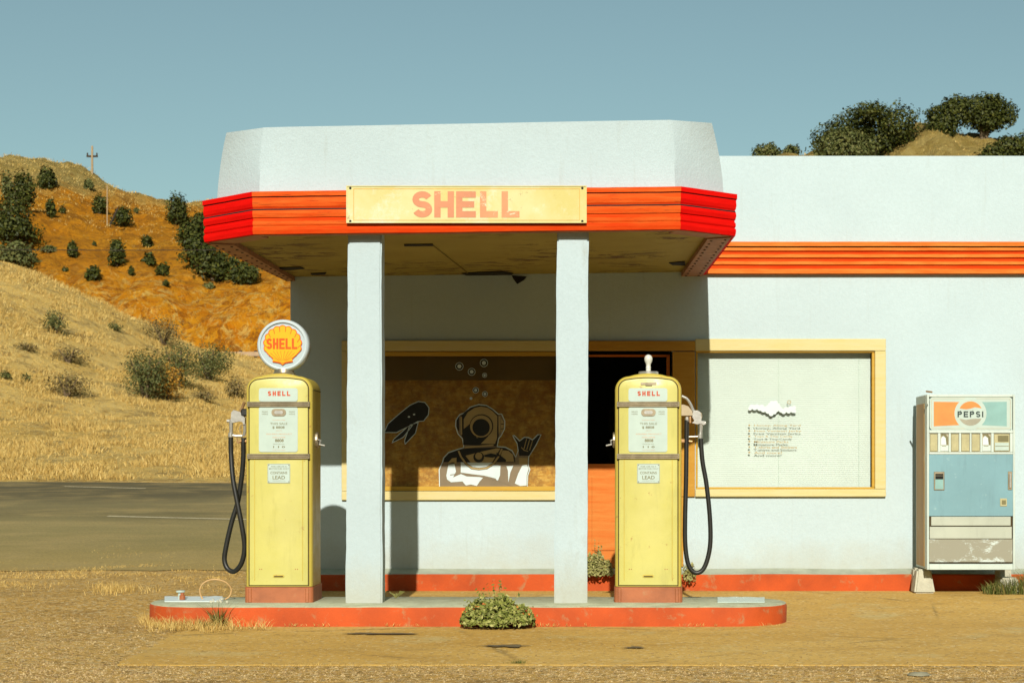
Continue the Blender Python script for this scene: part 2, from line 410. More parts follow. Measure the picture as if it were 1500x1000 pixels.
M['pole_dark'] = simple('dark_pole', (.05, .035, .02), .9, .2, 6, 0)

# ------------------------------------------------------------------ terrain
GY = [(-3000, 0), (12.9, 0), (14.2, .045), (15.5, .045), (17, .03), (20, 0), (24, .165), (28, .343), (33, .61), (38, .887), (44, .8), (60, .6), (9000, .6)]
def gz(y): return interp(GY, y)
BY = [(38, .75), (40, .98), (55, 2.35), (70, 3.98), (100, 7.65), (106, 6.3), (112, 5.5)]
MX = [(-60, 8.6), (-36, 8.0), (-28.4, 5.6), (-23.2, 3.3), (-20.2, 1.5), (-17.6, .6), (-15, 0), (-12, -.2)]
def nz(x, y, s, a, seed=0, oct=4): return a*noise.fractal(Vector((x*s, y*s, seed)), 1.0, 2.0, oct)
def h1(x, y):
    m = interp(MX, x)*ss(44, 80, y)*(1-ss(82, 101, y))
    return interp(BY, y)+m+nz(x, y, .12, .35*ss(40, 52, y), 3)+nz(x, y, .6, .12*ss(40, 44, y), 9)
CREST = [(-700, 300), (-300, 262), (-100, 240), (0, 236), (60, 233), (95, 236), (115, 244), (140, 256), (175, 274), (205, 288), (250, 292), (310, 294),
         (450, 290), (700, 270), (950, 250), (1100, 236), (1180, 228), (1260, 214), (1330, 190), (1348, 176), (1365, 178), (1400, 196), (1450, 206), (1520, 208), (1700, 190), (2200, 260)]
def crest(x):
    px = 870+x*F/150; return EZ+(690-interp(CREST, px))*150/F
def h2(x, y):
    zc = crest(x); zb = 5.6; cl = 13.0+nz(x, 0, .05, 1.5, 5)
    if y < 104: z = zb
    elif y < 110: z = lerp(zb, cl, ss(103.5, 110.5, y))
    elif y < 150: z = lerp(cl, zc, ((y-110)/40)**.92)
    else: z = zc-(y-150)*.12
    k = ss(103, 108, y); e = ss(152, 144, y)*.75+.25
    z += nz(x, y, .09, 1.2*k*e, 21, 5)+nz(x, y, .45, .55*k, 31, 4)
    gully = abs(noise.noise(Vector((x*.16, y*.03, 2))))
    return z-k*e*1.3*(.35-min(.35, gully))
def grid_mesh(name, fn, x0, x1, nx, y0, y1, ny, mat, **props):
    vs = []; fs = []
    for j in range(ny+1):
        y = lerp(y0, y1, j/ny)
        for i in range(nx+1):
            x = lerp(x0, x1, i/nx); vs.append((x, y, fn(x, y)))
    for j in range(ny):
        for i in range(nx):
            a = j*(nx+1)+i; fs.append((a, a+1, a+nx+2, a+nx+1))
    mb = MB(); mb.add(vs, fs); return mb.build(name, mat, None, smooth=True, **props)
def hit(fn, px, py, y0, y1, step=.4):
    y = y0; k = (690-py)/F
    while y < y1:
        x = (px-870)/F*y
        if fn(x, y) > EZ+k*y: return (x, y, fn(x, y))
        y += step
    return None
# ground sheet
g = N('gravel_ground')
big = g.noise(.35, 6, .6); md = g.noise(2.2, 7, .65, stretch=(.6, 1.6, 1)); fine = g.voro(38, out='Color')
sp = g.node('ShaderNodeSeparateColor'); g.link(fine, sp.inputs[0])
c = g.mix(g.ramp(big, [(.35, 0), (.65, 1)]), (.60, .355, .085), (.72, .45, .13))
c = g.mix(g.ramp(md, [(.5, 0), (.68, .75)]), c, (.34, .20, .06))
c = g.mix(g.ramp(sp.outputs[0], [(.0, .9), (.42, 0)]), c, (.22, .145, .045))
c = g.mix(g.ramp(sp.outputs[1], [(.7, 0), (1, .9)]), c, (.80, .62, .32))
g.col(c); g.set(Roughness=.95, Specular_IOR_Level=.15)
b1 = g.bump(g.voro(55), .8, .012); g.nrm(g.bump(g.noise(7, 8, .7), .6, .03, b1)); M['ground'] = g.m
xs = [-4000, -400, -60, -25, -12, -6, -3, 0, 4, 8, 20, 60, 400, 4000]
ys = sorted(set([y for y, _ in GY if -300 < y < 100]+[-300, -40, 0, 5, 8, 10, 12, 13.4, 150, 600, 2000, 7000]))
mb = MB(); n = len(xs)
mb.add([(x, y, gz(y)) for y in ys for x in xs], [(j*n+i, j*n+i+1, (j+1)*n+i+1, (j+1)*n+i) for j in range(len(ys)-1) for i in range(n-1)])
mb.build('ground', M['ground'], kind='structure')
# road sheet on top
g = N('worn_asphalt')
sy = g.node('ShaderNodeSeparateXYZ'); g.link(g.pos(), sy.inputs[0])
wob = g.math('ADD', sy.outputs[1], g.math('MULTIPLY', g.noise(.5, 4), 3.0))
bands = g.ramp(g.math('DIVIDE', g.math('SUBTRACT', wob, 18), 22), [(.0, (.56, .38, .11)), (.14, (.48, .35, .11)), (.30, (.34, .27, .09)), (.46, (.36, .29, .11)), (.55, (.22, .18, .07)), (.66, (.27, .22, .09)), (.76, (.14, .115, .05)), (1, (.12, .10, .045))])
c = g.mix(g.ramp(g.noise(.7, 9, .72, stretch=(.7, 1.2, 1)), [(.44, 0), (.62, .6)]), bands, (.50, .37, .14))
c = g.mix(g.ramp(g.noise(30, 3, .7), [(.4, .35), (.6, 0)]), c, (.1, .08, .05))
g.col(c); g.set(Roughness=.9, Specular_IOR_Level=.2); g.nrm(g.bump(g.noise(40, 4, .7), .4, .01)); M['asphalt'] = g.m
def rfar(x): return 38.0 if x < -14 else 38.0-(x+14)*.10
mb = MB(); rx = [-400, -60]+[-25+i*.3 for i in range(73)]; ry = [19.0, 20, 24, 28, 33]
vs = []; fs = []
for x in rx:
    near = 18.6+.5*noise.noise(Vector((x*.5, 1, 1)))+.5*noise.noise(Vector((x*2.1, 5, 1)))
    for y in [near]+ry[1:]+[rfar(x)]: vs.append((x, y, gz(y)+.006))
k = len(ry)+1
for i in range(len(rx)-1):
    for j in range(k-1): fs.append((i*k+j, (i+1)*k+j, (i+1)*k+j+1, i*k+j+1))
mb.add(vs, fs); mb.build('road', M['asphalt'], kind='structure')
M['tarmac'] = simple('dark_tarmac', (.06, .055, .045), .9, .2, 3, .4, 60, .01)
mb = MB(); mb.box(-300, 300, -22, 7.6, -.02, .006); mb.build('road', M['tarmac'], kind='structure')  # unseen dark road added behind the viewer to cut ground bounce
M['line'] = simple('road_paint', (.56, .48, .28), .8, .2, 8, 0, dirt=(.3, .24, .12), dirt_amt=.52)
def marking(pa, pb, wd):
    mb = MB(); (xa, ya), (xb, yb) = pa, pb
    for i in range(8):
        a, b = i/8, (i+1)/8; x0, x1 = lerp(xa, xb, a), lerp(xa, xb, b); y0, y1 = lerp(ya, yb, a), lerp(ya, yb, b)
        mb.add([(x0, y0, gz(y0)+.011), (x1, y1, gz(y1)+.011), (x1, y1+wd, gz(y1+wd)+.011), (x0, y0+wd, gz(y0+wd)+.011)], [(0, 1, 2, 3)])
    mb.build('road_marking', M['line'], kind='structure')
def onroad(px, py):
    for i in range(900):
        y = 18+i*.025
        if 690+(EZ-gz(y))*F/y < py: return ((px-870)/F*y, y)
a = onroad(155, 757); b = onroad(362, 762); marking(a, b, .2)
a = onroad(92, 713); b = onroad(212, 716); marking(a, b, .16)
# grass hill + far hill
g = N('dry_grass_soil')
c = g.mix(g.ramp(g.noise(.25, 6, .6), [(.35, 0), (.65, 1)]), (.70, .43, .09), (.82, .55, .16))
c = g.mix(g.ramp(g.noise(.8, 9, .78), [(.49, 0), (.6, .85)]), c, (.24, .145, .04))
c = g.mix(g.ramp(g.noise(6, 6, .7), [(.42, .5), (.58, 0)]), c, (.66, .52, .22))
g.col(c); g.set(Roughness=1, Specular_IOR_Level=.1); g.nrm(g.bump(g.noise(2.5, 9, .75), .8, .25)); M['grass_soil'] = g.m
g = N('orange_rock_slope')
sz = g.node('ShaderNodeSeparateXYZ'); g.link(g.pos(), sz.inputs[0])
n1 = g.noise(.16, 8, .65, dist=.6); n2 = g.noise(.7, 9, .75, dist=1.0)
soil = g.mix(g.ramp(n1, [(.35, 0), (.65, 1)]), (.64, .23, .008), (.72, .33, .02))
soil = g.mix(g.ramp(n2, [(.45, .8), (.52, 0)]), soil, (.40, .16, .012))
rock = g.mix(g.ramp(n2, [(.4, 0), (.6, 1)]), (.74, .24, .003), (.88, .38, .015))
rock = g.mix(g.ramp(g.noise(.8, 10, .8, stretch=(1.4, 1.4, .6), dist=1.0), [(.50, 0), (.58, .9)]), rock, (.86, .56, .14))
rock = g.mix(g.ramp(g.noise(1.1, 10, .8, dist=1.0), [(.42, .85), (.48, 0)]), rock, (.36, .11, .006))
hz = g.math('ADD', sz.outputs[2], g.math('MULTIPLY', g.math('SUBTRACT', n1, .5), 9))
c = g.mix(g.ramp(g.math('DIVIDE', hz, 40), [(.33, 0), (.40, 1)]), rock, soil)
grs = g.mix(g.ramp(n2, [(.4, 0), (.62, 1)]), (.38, .27, .07), (.52, .39, .13))
c = g.mix(g.ramp(g.math('DIVIDE', hz, 40), [(.60, 0), (.66, 1)]), c, grs)
c = g.mix(g.ramp(g.voro(.9), [(.04, .6), (.12, 0)]), c, (.78, .52, .2)); c = g.mix(g.ramp(g.noise(2.6, 6, .75), [(.36, .6), (.46, 0)]), c, (.26, .13, .03))
g.col(c); g.set(Roughness=1, Specular_IOR_Level=.1)
b1 = g.bump(g.noise(.9, 12, .78, dist=.8), .9, .9); g.nrm(b1); M['rock'] = g.m
grid_mesh('grassy_hill', h1, -75, 12, 174, 38, 112, 148, M['grass_soil'], kind='structure')
grid_mesh('rocky_hill', h2, -90, 110, 500, 102, 190, 200, M['rock'], kind='structure')

# unseen ridge added behind the viewer to shut off the low southern sky
M['far_side'] = simple('shaded_canyon_side', (.13, .10, .05), 1, .3, .3, .6, 2, .3)
def h3(x, y):
    t = max(0, 1-abs(y+66)/34); return 27*ss(0, 1, t)*(.94+.06*math.sin(x*.05))+nz(x, y, .08, 1.5*min(1, t*3), 50)-.5
grid_mesh('hill', h3, -260, 260, 130, -100, -32, 34, M['far_side'], kind='structure')  # added ridge, outside the view, blocks sky fill
# ------------------------------------------------------------------ vegetation builders
def leaf(mb, c, nrm, size, asp=.55, mi=0):
    nrm = Vector(nrm).normalized(); a = nrm.orthogonal().normalized(); a.rotate(Matrix.Rotation(random.uniform(0, 6.28), 3, nrm)); b = nrm.cross(a)
    c = Vector(c); mb.add([c-a*size*.5, c+b*size*asp*.5, c+a*size*.5, c-b*size*asp*.5], [(0, 1, 2, 3)], mi)
def rdir():
    while True:
        v = Vector((random.uniform(-1, 1), random.uniform(-1, 1), random.uniform(-1, 1)))
        if .05 < v.length < 1: return v.normalized()
def crown(mb, blobs, n, size, fill=.35, asp=.6, mi=0, up=.35):
    tot = sum(b[3]*b[5]+b[3]*b[4] for b in blobs)
    for (cx, cy, cz, rx, ry, rz) in blobs:
        sd = random.random()*50; m = max(6, int(n*(rx*rz+rx*ry)/tot))
        for _ in range(m):
            d = rdir(); k = 1+.5*noise.noise(d*2.6+Vector((sd, 0, 0)))+.3*noise.noise(d*6+Vector((0, sd, 0)))
            r = (fill+(1-fill)*random.random()**.5)*k
            p = (cx+d.x*rx*r, cy+d.y*ry*r, cz+d.z*rz*r)
            leaf(mb, p, d+rdir()*.8+Vector((0, 0, up)), size*random.uniform(.6, 1.35), asp, mi)
def shrub(loc, wd, ht, label, leafm='leaf_dark', n=500, size=.2, group='scrub bushes on the orange hillside', name='bush', cat='bush', blobs=None, stem=True, depth=None):
    t = thing(name, label, cat, loc, 0, group)
    rx = wd/2; ry = (depth or wd)/2; mb = MB()
    if not blobs:
        blobs = []
        for k in range(5):
            a = random.uniform(0, 6.28); rr = random.uniform(.15, .5)
            blobs.append((rx*rr*math.cos(a), ry*rr*math.sin(a), ht*random.uniform(.35, .62), rx*random.uniform(.45, .62), ry*random.uniform(.45, .6), ht*random.uniform(.28, .4)))
        blobs.append((0, 0, ht*.62, rx*.5, ry*.5, ht*.38)); blobs.append((0, 0, ht*.28, rx*.8, ry*.8, ht*.28))
    crown(mb, blobs, n, size)
    mb.build('foliage', M[leafm], t, world=False)
    if stem:
        sb = MB()
        for k in range(4):
            a = k*1.6+random.random(); p = [(0, 0, -.1*ht), (rx*.15*math.cos(a), ry*.15*math.sin(a), ht*.3), (rx*.4*math.cos(a), ry*.4*math.sin(a), ht*.7)]
            sb.tube(p, [wd*.03, wd*.02, wd*.008], 5)
        sb.build('stem', M['bark'], t, world=False)
    return t
def blades(mb, x, y, z, n, h, spread, wd, lean=.5, mi=0):
    for _ in range(n):
        a = random.uniform(0, 6.283); r = spread*random.random(); hh = h*random.uniform(.5, 1.2)
        bx, by = x+r*math.cos(a), y+r*math.sin(a); l = hh*lean*random.random()
        dx, dy = math.cos(a)*l, math.sin(a)*l; q = random.uniform(0, 3.14); ux, uy = math.cos(q)*wd/2, math.sin(q)*wd/2
        mb.add([(bx-ux, by-uy, z), (bx+ux, by+uy, z), (bx+ux*.6+dx*.4, by+uy*.6+dy*.4, z+hh*.6), (bx-ux*.6+dx*.4, by-uy*.6+dy*.4, z+hh*.6), (bx+dx, by+dy, z+hh)],
               [(0, 1, 2, 3), (3, 2, 4)], mi)
# dry grass covering the near hill
mb = MB()
for _ in range(30000):
    y = random.uniform(39.5, 92)**1.0; px = random.uniform(-30, 440); x = (px-870)/F*y
    dn = noise.noise(Vector((x*.35, y*.35, 4)))
    d2 = noise.noise(Vector((x*1.1, y*1.1, 14)))
    if dn+.7*d2 < -.02 and random.random() < .85: continue
    blades(mb, x, y, h1(x, y)-.03, 4, .09+.22*max(0, dn*.7+d2*.6+.2), .22, .016+y*.00018, 1.2)
mb.build('dry_grass', M['grass_dry'], kind='stuff', label='tall dry straw grass covering the slope beyond the road')
mb = MB()
for _ in range(4200):
    y = random.uniform(128, 152); px = random.uniform(-30, 340) if random.random() < .75 else random.uniform(1180, 1520); x = (px-870)/F*y
    z = h2(x, y)
    if z < 23.5 and px < 400 and random.random() < .8: continue
    blades(mb, x, y, z-.05, 4, .2, .5, .05, 1.2)
mb.build('hilltop_grass', M['grass_dry'], kind='stuff', label='sparse tan grass on the top of the far hill')

# bushes on the rocky hill : (px centre, py base, px width, px height, label, leaf)
HB = [(29, 308, 44, 52, 'tall ragged bush high on the left of the hill', 'leaf_dark', 1400),
      (12, 300, 18, 40, 'narrow bush at the left edge beside the tall ragged bush', 'leaf_mid', 500),
      (68, 282, 34, 30, 'rounded bush highest on the tan hilltop', 'leaf_dark', 900),
      (20, 362, 88, 58, 'wide dark bush at the left edge below the tall ragged bush', 'leaf_dark', 3000),
      (24, 393, 62, 36, 'olive bush on the left edge just above the straw slope', 'leaf_mid', 1500),
      (72, 371, 30, 9, 'low flat bush right of the wide dark bush', 'leaf_mid', 300),
      (75, 318, 18, 25, 'small upright bush below the rounded hilltop bush', 'leaf_dark', 400),
      (92, 315, 11, 12, 'tiny bush right of the small upright bush', 'leaf_dark', 150),
      (130, 279, 17, 15, 'pale bush at the edge of the tan hilltop', 'leaf_mid', 250),
      (145, 313, 24, 26, 'bush left of the thin bare post', 'leaf_dark', 450),
      (178, 335, 32, 26, 'bush right of the leaning dark post', 'leaf_dark', 700),
      (199, 311, 9, 7, 'tiny tuft of scrub near the ridge right of the posts', 'leaf_mid', 90),
      (106, 377, 19, 22, 'upright bush just under the overhead wire', 'leaf_dark', 400),
      (138, 362, 8, 7, 'tiny bush touching the wire between two larger ones', 'leaf_dark', 90),
      (171, 392, 28, 36, 'tall bush crossed by the wire in the middle of the slope', 'leaf_dark', 800),
      (216, 363, 18, 17, 'small round bush just above the wire', 'leaf_dark', 300),
      (218, 389, 22, 19, 'small round bush just below the wire', 'leaf_dark', 350),
      (95, 398, 10, 8, 'tiny bush above the straw slope at far left', 'leaf_dark', 100),
      (138, 411, 26, 20, 'round bush low on the orange slope', 'leaf_dark', 450),
      (192, 407, 10, 14, 'thin small bush low on the orange slope', 'leaf_dark', 140),
      (239, 405, 22, 17, 'ragged bush low on the slope right of the thin one', 'leaf_dark', 300),
      (243, 422, 12, 10, 'lowest tiny bush above the bare rock face', 'leaf_dark', 120),
      (257, 330, 36, 42, 'large bush on the ridge left of the canopy', 'leaf_dark', 1300),
      (285, 362, 50, 42, 'broad bush below the ridge bush beside the canopy', 'leaf_dark', 1500),
      (300, 345, 30, 30, 'dark bush partly hidden by the red fascia corner', 'leaf_dark', 800),
      (288, 392, 52, 44, 'bush in the middle of the dense clump beside the canopy', 'leaf_dark', 1600),
      (312, 412, 58, 44, 'lowest large bush of the clump below the fascia corner', 'leaf_dark', 1800),
      (352, 416, 56, 36, 'bush under the canopy edge at the right end of the clump', 'leaf_dark', 1400),
      (306, 424, 20, 9, 'grey green low scrub below the dense clump', 'leaf_mid', 200)]
for (px, py, wpx, hpx, lb, lf, n) in HB:
    q = hit(h2, px, py, 100, 175)
    if not q: q = ((px-870)/F*148, 148, h2((px-870)/F*148, 148))
    k = q[1]/F
    shrub((q[0], q[1], q[2]-.1), wpx*k*1.2, hpx*k*1.2, lb, lf, int(n*1.6), .24 if wpx > 15 else .18)
# bushes on the straw hill
GB = [(214, 583, 86, 66, 'grey green bare-twigged bush at the left of the slope thicket', 'leaf_mid', 2200),
      (262, 566, 70, 60, 'dense olive bush in the middle of the slope thicket', 'leaf_mid', 1500),
      (306, 556, 62, 50, 'darker bush at the right end of the slope thicket', 'leaf_mid', 1700),
      (244, 587, 52, 46, 'orange autumn shrub in front of the green thicket', 'leaf_orange', 1500),
      (82, 488, 42, 30, 'spiky dark tuft high on the straw slope', 'leaf_mid', 500),
      (166, 484, 22, 12, 'low dark tuft near the crest of the straw slope', 'leaf_mid', 200),
      (98, 582, 62, 34, 'sprawling thin scrub on the left of the straw slope', 'leaf_dry', 600),
      (100, 534, 56, 22, 'low twiggy scrub above the sprawling one', 'leaf_dry', 400),
      (240, 506, 60, 38, 'dry brush growing along the crest beside the orange cliff', 'leaf_dry', 900),
      (345, 585, 30, 30, 'small dry bush just left of the globe pump', 'leaf_dry', 400),
      (40, 515, 40, 12, 'thin low scrub at the far left of the straw slope', 'leaf_dry', 200),
      (8, 556, 18, 12, 'small green weed at the left edge of the straw slope', 'leaf_mid', 120),
      (36, 560, 18, 14, 'small green weed right of the one at the left edge', 'leaf_mid', 120),
      (300, 588, 34, 16, 'grey scrub at the foot of the thicket', 'leaf_dry', 260)]
for (px, py, wpx, hpx, lb, lf, n) in GB:
    q = hit(h1, px, py, 40, 108)
    if not q: q = ((px-870)/F*82, 82, h1((px-870)/F*82, 82))
    k = q[1]/F
    shrub((q[0], q[1], q[2]-.06), wpx*k*1.3, hpx*k*1.25, lb, lf, int(n*2), .085 if lf != 'leaf_orange' else .09, 'bushes on the straw slope')
# trees on the hilltop behind the building
def tree(px0, px1, ytop, ybase, ydist, lb, lf, n, lobes, trunk_px=None):
    k = ydist/F; cx = (px0+px1)/2; x = (cx-870)*k; zb = EZ+(690-ybase)*k
    t = thing('tree', lb, 'tree', (x, ydist, zb), 0, 'trees on the hill behind the building')
    mb = MB(); W = (px1-px0)*k*1.14; H = (ybase-ytop)*k*1.06
    bl = [((u-.5)*W, random.uniform(-.15, .15)*W, v*H, a*W, a*W*.9, b*H) for (u, v, a, b) in lobes]
    crown(mb, bl, int(n*1.5), .26, .4, .6)
    mb.build('crown', M[lf], t, world=False)
    tb = MB()
    for i, b in enumerate(bl[:6]):
        tb.tube([(0, 0, -.8), (b[0]*.2, b[1]*.2, H*.25), (b[0]*.8, b[1]*.8, b[2])], [.22, .16, .05], 6)
    tb.build('trunk', M['bark'], t, world=False)
tree(1197, 1347, 157, 238, 146, 'wide dark evergreen tree rising behind the white parapet', 'leaf_dark', 9000,
     [(.2, .42, .19, .3), (.38, .62, .2, .33), (.55, .7, .2, .3), (.72, .64, .2, .33), (.85, .42, .15, .3), (.6, .35, .22, .3), (.48, .8, .16, .17), (.33, .33, .2, .28)])
tree(1197, 1285, 188, 240, 143, 'olive bushy tree in front of the wide dark evergreen', 'leaf_mid', 3500,
     [(.25, .45, .25, .4), (.5, .65, .25, .32), (.75, .5, .22, .4), (.5, .3, .4, .3)])
tree(1357, 1425, 142, 212, 147, 'dark tree with a sharp left edge on the rocky peak', 'leaf_dark', 4200,
     [(.35, .35, .3, .25), (.55, .6, .32, .28), (.65, .82, .25, .18), (.3, .62, .25, .16), (.2, .3, .22, .2)])
tree(1400, 1480, 142, 208, 148, 'spreading dark tree at the right of the rocky peak', 'leaf_dark', 5000,
     [(.3, .6, .25, .3), (.52, .75, .25, .24), (.72, .62, .24, .32), (.88, .55, .15, .26), (.55, .4, .3, .22), (.72, .85, .12, .12)])
tree(1103, 1142, 210, 240, 150, 'small pale tree top peeking over the parapet at its left end', 'leaf_mid', 900,
     [(.3, .5, .28, .38), (.6, .62, .3, .36), (.8, .45, .2, .3)])
tree(1145, 1173, 211, 240, 150, 'small yellowish tree top beside the pale one over the parapet', 'leaf_mid', 600,
     [(.4, .45, .35, .4), (.65, .6, .3, .35)])
tree(1440, 1530, 194, 245, 140, 'dark low tree at the right edge below the spreading tree', 'leaf_dark', 3800,
     [(.2, .3, .22, .3), (.45, .5, .25, .35), (.7, .6, .28, .38), (.9, .6, .2, .35)])
# poles
def onridge(px, y):
    x = (px-870)/F*y; return x, y, h2(x, y)
x, y, z = onridge(135, 149); k = y/F
t = thing('utility_pole', 'wooden utility pole with one crossarm on the hill ridge', 'pole', (x, y, z))
top = EZ+(690-214)*k; mb = MB(); mb.tube([(x, y, z-1), (x, y, top)], [.11, .09], 8); mb.build('pole_shaft', M['pole'], t)
mb = MB(); zz = EZ+(690-229)*k; mb.box(x-.5, x+.5, y-.06, y+.06, zz-.08, zz+.08); mb.build('crossarm', M['pole_dark'], t)
for dx in (-.42, 0, .42):
    mb = MB(); mb.lathe([(.0, .0), (.07, .0), (.07, .16), (.03, .24), (0, .24)], (x+dx, y, zz+.08), 'Z', 8); mb.build('insulator', M['pole_dark'], t)
q = hit(h2, 157, 332, 100, 175); k = q[1]/F; mb = MB(); mb.tube([(q[0], q[1], q[2]-.5), (q[0], q[1], q[2]+58*k)], .05, 6)
tag(mb.build('wooden_post', M['pole'], None), 'thin pale upright post standing on the orange slope', 'post')
mb = MB(); x0 = (158-870)*k; x1 = (171-870)*k
mb.tube([(x0, q[1], EZ+(690-328)*k-.4), (x1, q[1]+.3, EZ+(690-304)*k)], .07, 6)
tag(mb.build('wooden_post', M['pole_dark'], None), 'dark post leaning to the right beside the thin pale one', 'post')
mb = MB(); pts = []
for i in range(25):
    px = lerp(-60, 430, i/24); d = 95; pts.append(((px-870)/F*d, d, EZ+(690-364.5-2*math.sin(i/24*3.14))*d/F))
mb.tube(pts, .022, 4); tag(mb.build('overhead_wire', M['pole_dark'], None), 'thin overhead wire crossing the orange hillside', 'wire')
# guard rail and little sign by the far road
t = thing('guard_rail', 'rusty guard rail below the orange cliff left of the globe pump', 'guard rail', ((355-870)/F*101, 101, h1((355-870)/F*101, 101)))
d = 101; k = d/F; mb = MB(); mb.box(X(322, F/d), X(470, F/d), d-.05, d+.05, Z(522, F/d), Z(515, F/d), .03); mb.build('rail', simple('rail_galvanised', (.45, .3, .17), .6, .2, 5), t)
for px in (330, 352, 374, 400):
    mb = MB(); mb.box((px-870)*k-.08, (px-870)*k+.08, d+.05, d+.2, Z(532, F/d), Z(513, F/d)); mb.build('post', M['pole_dark'], t)
d = 92; k = d/F; t = thing('road_sign', 'small blank white sign on short post by the thicket', 'sign', ((349-870)*k, d, h1((349-870)*k, d)))
mb = MB(); mb.round_rect((343-870)*k, (356-870)*k, Z(533, F/d), Z(526, F/d), .03, d-.02, d+.02); mb.build('sign_plate', M['white_print'], t)
mb = MB(); mb.box((349-870)*k-.03, (349-870)*k+.03, d+.02, d+.07, h1((349-870)*k, d)-.2, Z(528, F/d)); mb.build('post', M['pole_dark'], t)

# ------------------------------------------------------------------ pavement
g = N('sandy_concrete')
c = g.mix(g.ramp(g.noise(.55, 6, .6, stretch=(.6, 1.4, 1)), [(.36, 0), (.64, 1)]), (.64, .375, .075), (.74, .47, .12))
c = g.mix(g.ramp(g.noise(1.7, 9, .74, stretch=(.8, 1.1, 1)), [(.5, 0), (.68, .6)]), c, (.44, .255, .05))
c = g.mix(g.ramp(g.noise(60, 3, .7), [(.36, .45), (.52, 0)]), c, (.38, .25, .1))
c = g.mix(g.ramp(g.noise(1.1, 5, .6), [(.58, 0), (.68, .5)]), c, (.62, .53, .25))
ed = g.voro(.33, feature='DISTANCE_TO_EDGE'); ed = g.math('ADD', ed, g.math('MULTIPLY', g.noise(3, 7, .75), .03))
c = g.mix(g.math('MULTIPLY', g.ramp(ed, [(.0165, .8), (.021, 0)]), g.ramp(g.noise(1.3, 4), [(.5, 0), (.58, .8)])), c, (.26, .17, .05))
c = g.mix(g.ramp(g.noise(.9, 8, .7, stretch=(1, 1.4, 1), dist=.8), [(.60, 0), (.70, .5)]), c, (.34, .23, .08))
sp_ = g.node('ShaderNodeSeparateColor'); g.link(g.voro(45, out='Color'), sp_.inputs[0]); c = g.mix(g.ramp(sp_.outputs[0], [(.88, 0), (1, .7)]), c, (.8, .62, .3)); c = g.mix(g.ramp(sp_.outputs[1], [(.0, .7), (.12, 0)]), c, (.3, .19, .06))
g.col(c); g.set(Roughness=.92, Specular_IOR_Level=.2)
g.nrm(g.bump(g.noise(45, 5, .7), .35, .005, g.bump(g.noise(3, 5, .6), .35, .03))); M['pad'] = g.m
def gp(px, py): y = EZ*F/(py-690); return ((px-870)/F*y, y)
fl = gp(172, 974); random.seed(3)
front = []
for i in range(320):
    x = lerp(fl[0], 9, i/319); front.append((x, fl[1]+.035*noise.noise(Vector((x*2, 0, 1)))+.03*noise.noise(Vector((x*9, 4, 1)))))
left = []
for i in range(1, 26):
    u = i/25; p = (lerp(fl[0], -2.93, u), lerp(fl[1], 12.2, u)); left.append((p[0]+.05*noise.noise(Vector((0, p[1]*5, 2))), p[1]))
outline = front+[(9, 12.9)]+[(-2.9, 12.9)]+left[::-1][0:-1]
mb = MB(); n = len(outline)
mb.add([(x, y, .005) for x, y in outline]+[(x-(.03 if i >= 320 else 0), y-(.022 if i < 320 else 0), -.006) for i, (x, y) in enumerate(outline)], [tuple(range(n))]+[(i, i+n, (i+1) % n+n, (i+1) % n) for i in range(n) if i < 319 or i > 321])
a = [(-2.9, 12.9), (9, 12.9), (9, 14.2), (-2.9, 14.2), (-2.9, 15.2), (9, 15.2)]
z3 = [.005, .005, .053, .053, .053, .053]
mb.add([(p[0], p[1], z) for p, z in zip(a, z3)], [(0, 1, 2, 3), (3, 2, 5, 4)])
mb.build('pavement', M['pad'], kind='structure')
# island
mb = MB(); s0 = F/12.03; yc = 12.03+.47; R0 = .47; xl, xr = X(222, 196), X(1152, 196)
def stad(inset, n=18):
    r = R0-inset; out = []
    for k in range(n+1):
        a = R(-90+180*k/n); out.append((xr-R0+r*math.cos(a), yc+r*math.sin(a)))
    for k in range(n+1):
        a = R(90+180*k/n); out.append((xl+R0+r*math.cos(a), yc+r*math.sin(a)))
    # subdivide straights
    res = []
    for i, p in enumerate(out):
        q = out[(i+1) % len(out)]; m = max(1, int(math.hypot(q[0]-p[0], q[1]-p[1])/.12))
        for j in range(m): res.append((lerp(p[0], q[0], j/m), lerp(p[1], q[1], j/m)))
    return res
rings = [(0, -.03), (0, .125), (.006, .142), (.02, .150)]
L = [[(x+.006*noise.noise(Vector((x*4, y*4, z*9))), y+.008*noise.noise(Vector((x*3, y*3, 7+z*9))), z+(.004*noise.noise(Vector((x*5, y*5, 1))) if z > .1 else 0)) for x, y in stad(i)] for i, z in rings]
n = len(L[0]); mb.add([v for l in L for v in l], [])
for r in range(len(rings)-1):
    for i in range(n): mb.f.append((r*n+i, r*n+(i+1) % n, (r+1)*n+(i+1) % n, (r+1)*n+i)); mb.m.append(0 if r < 2 else 1)
mb.f.append(tuple(range(3*n, 4*n))); mb.m.append(1)
mb.build('pump_island', [M['red_kerb'], M['concrete']], kind='structure', smooth=True)

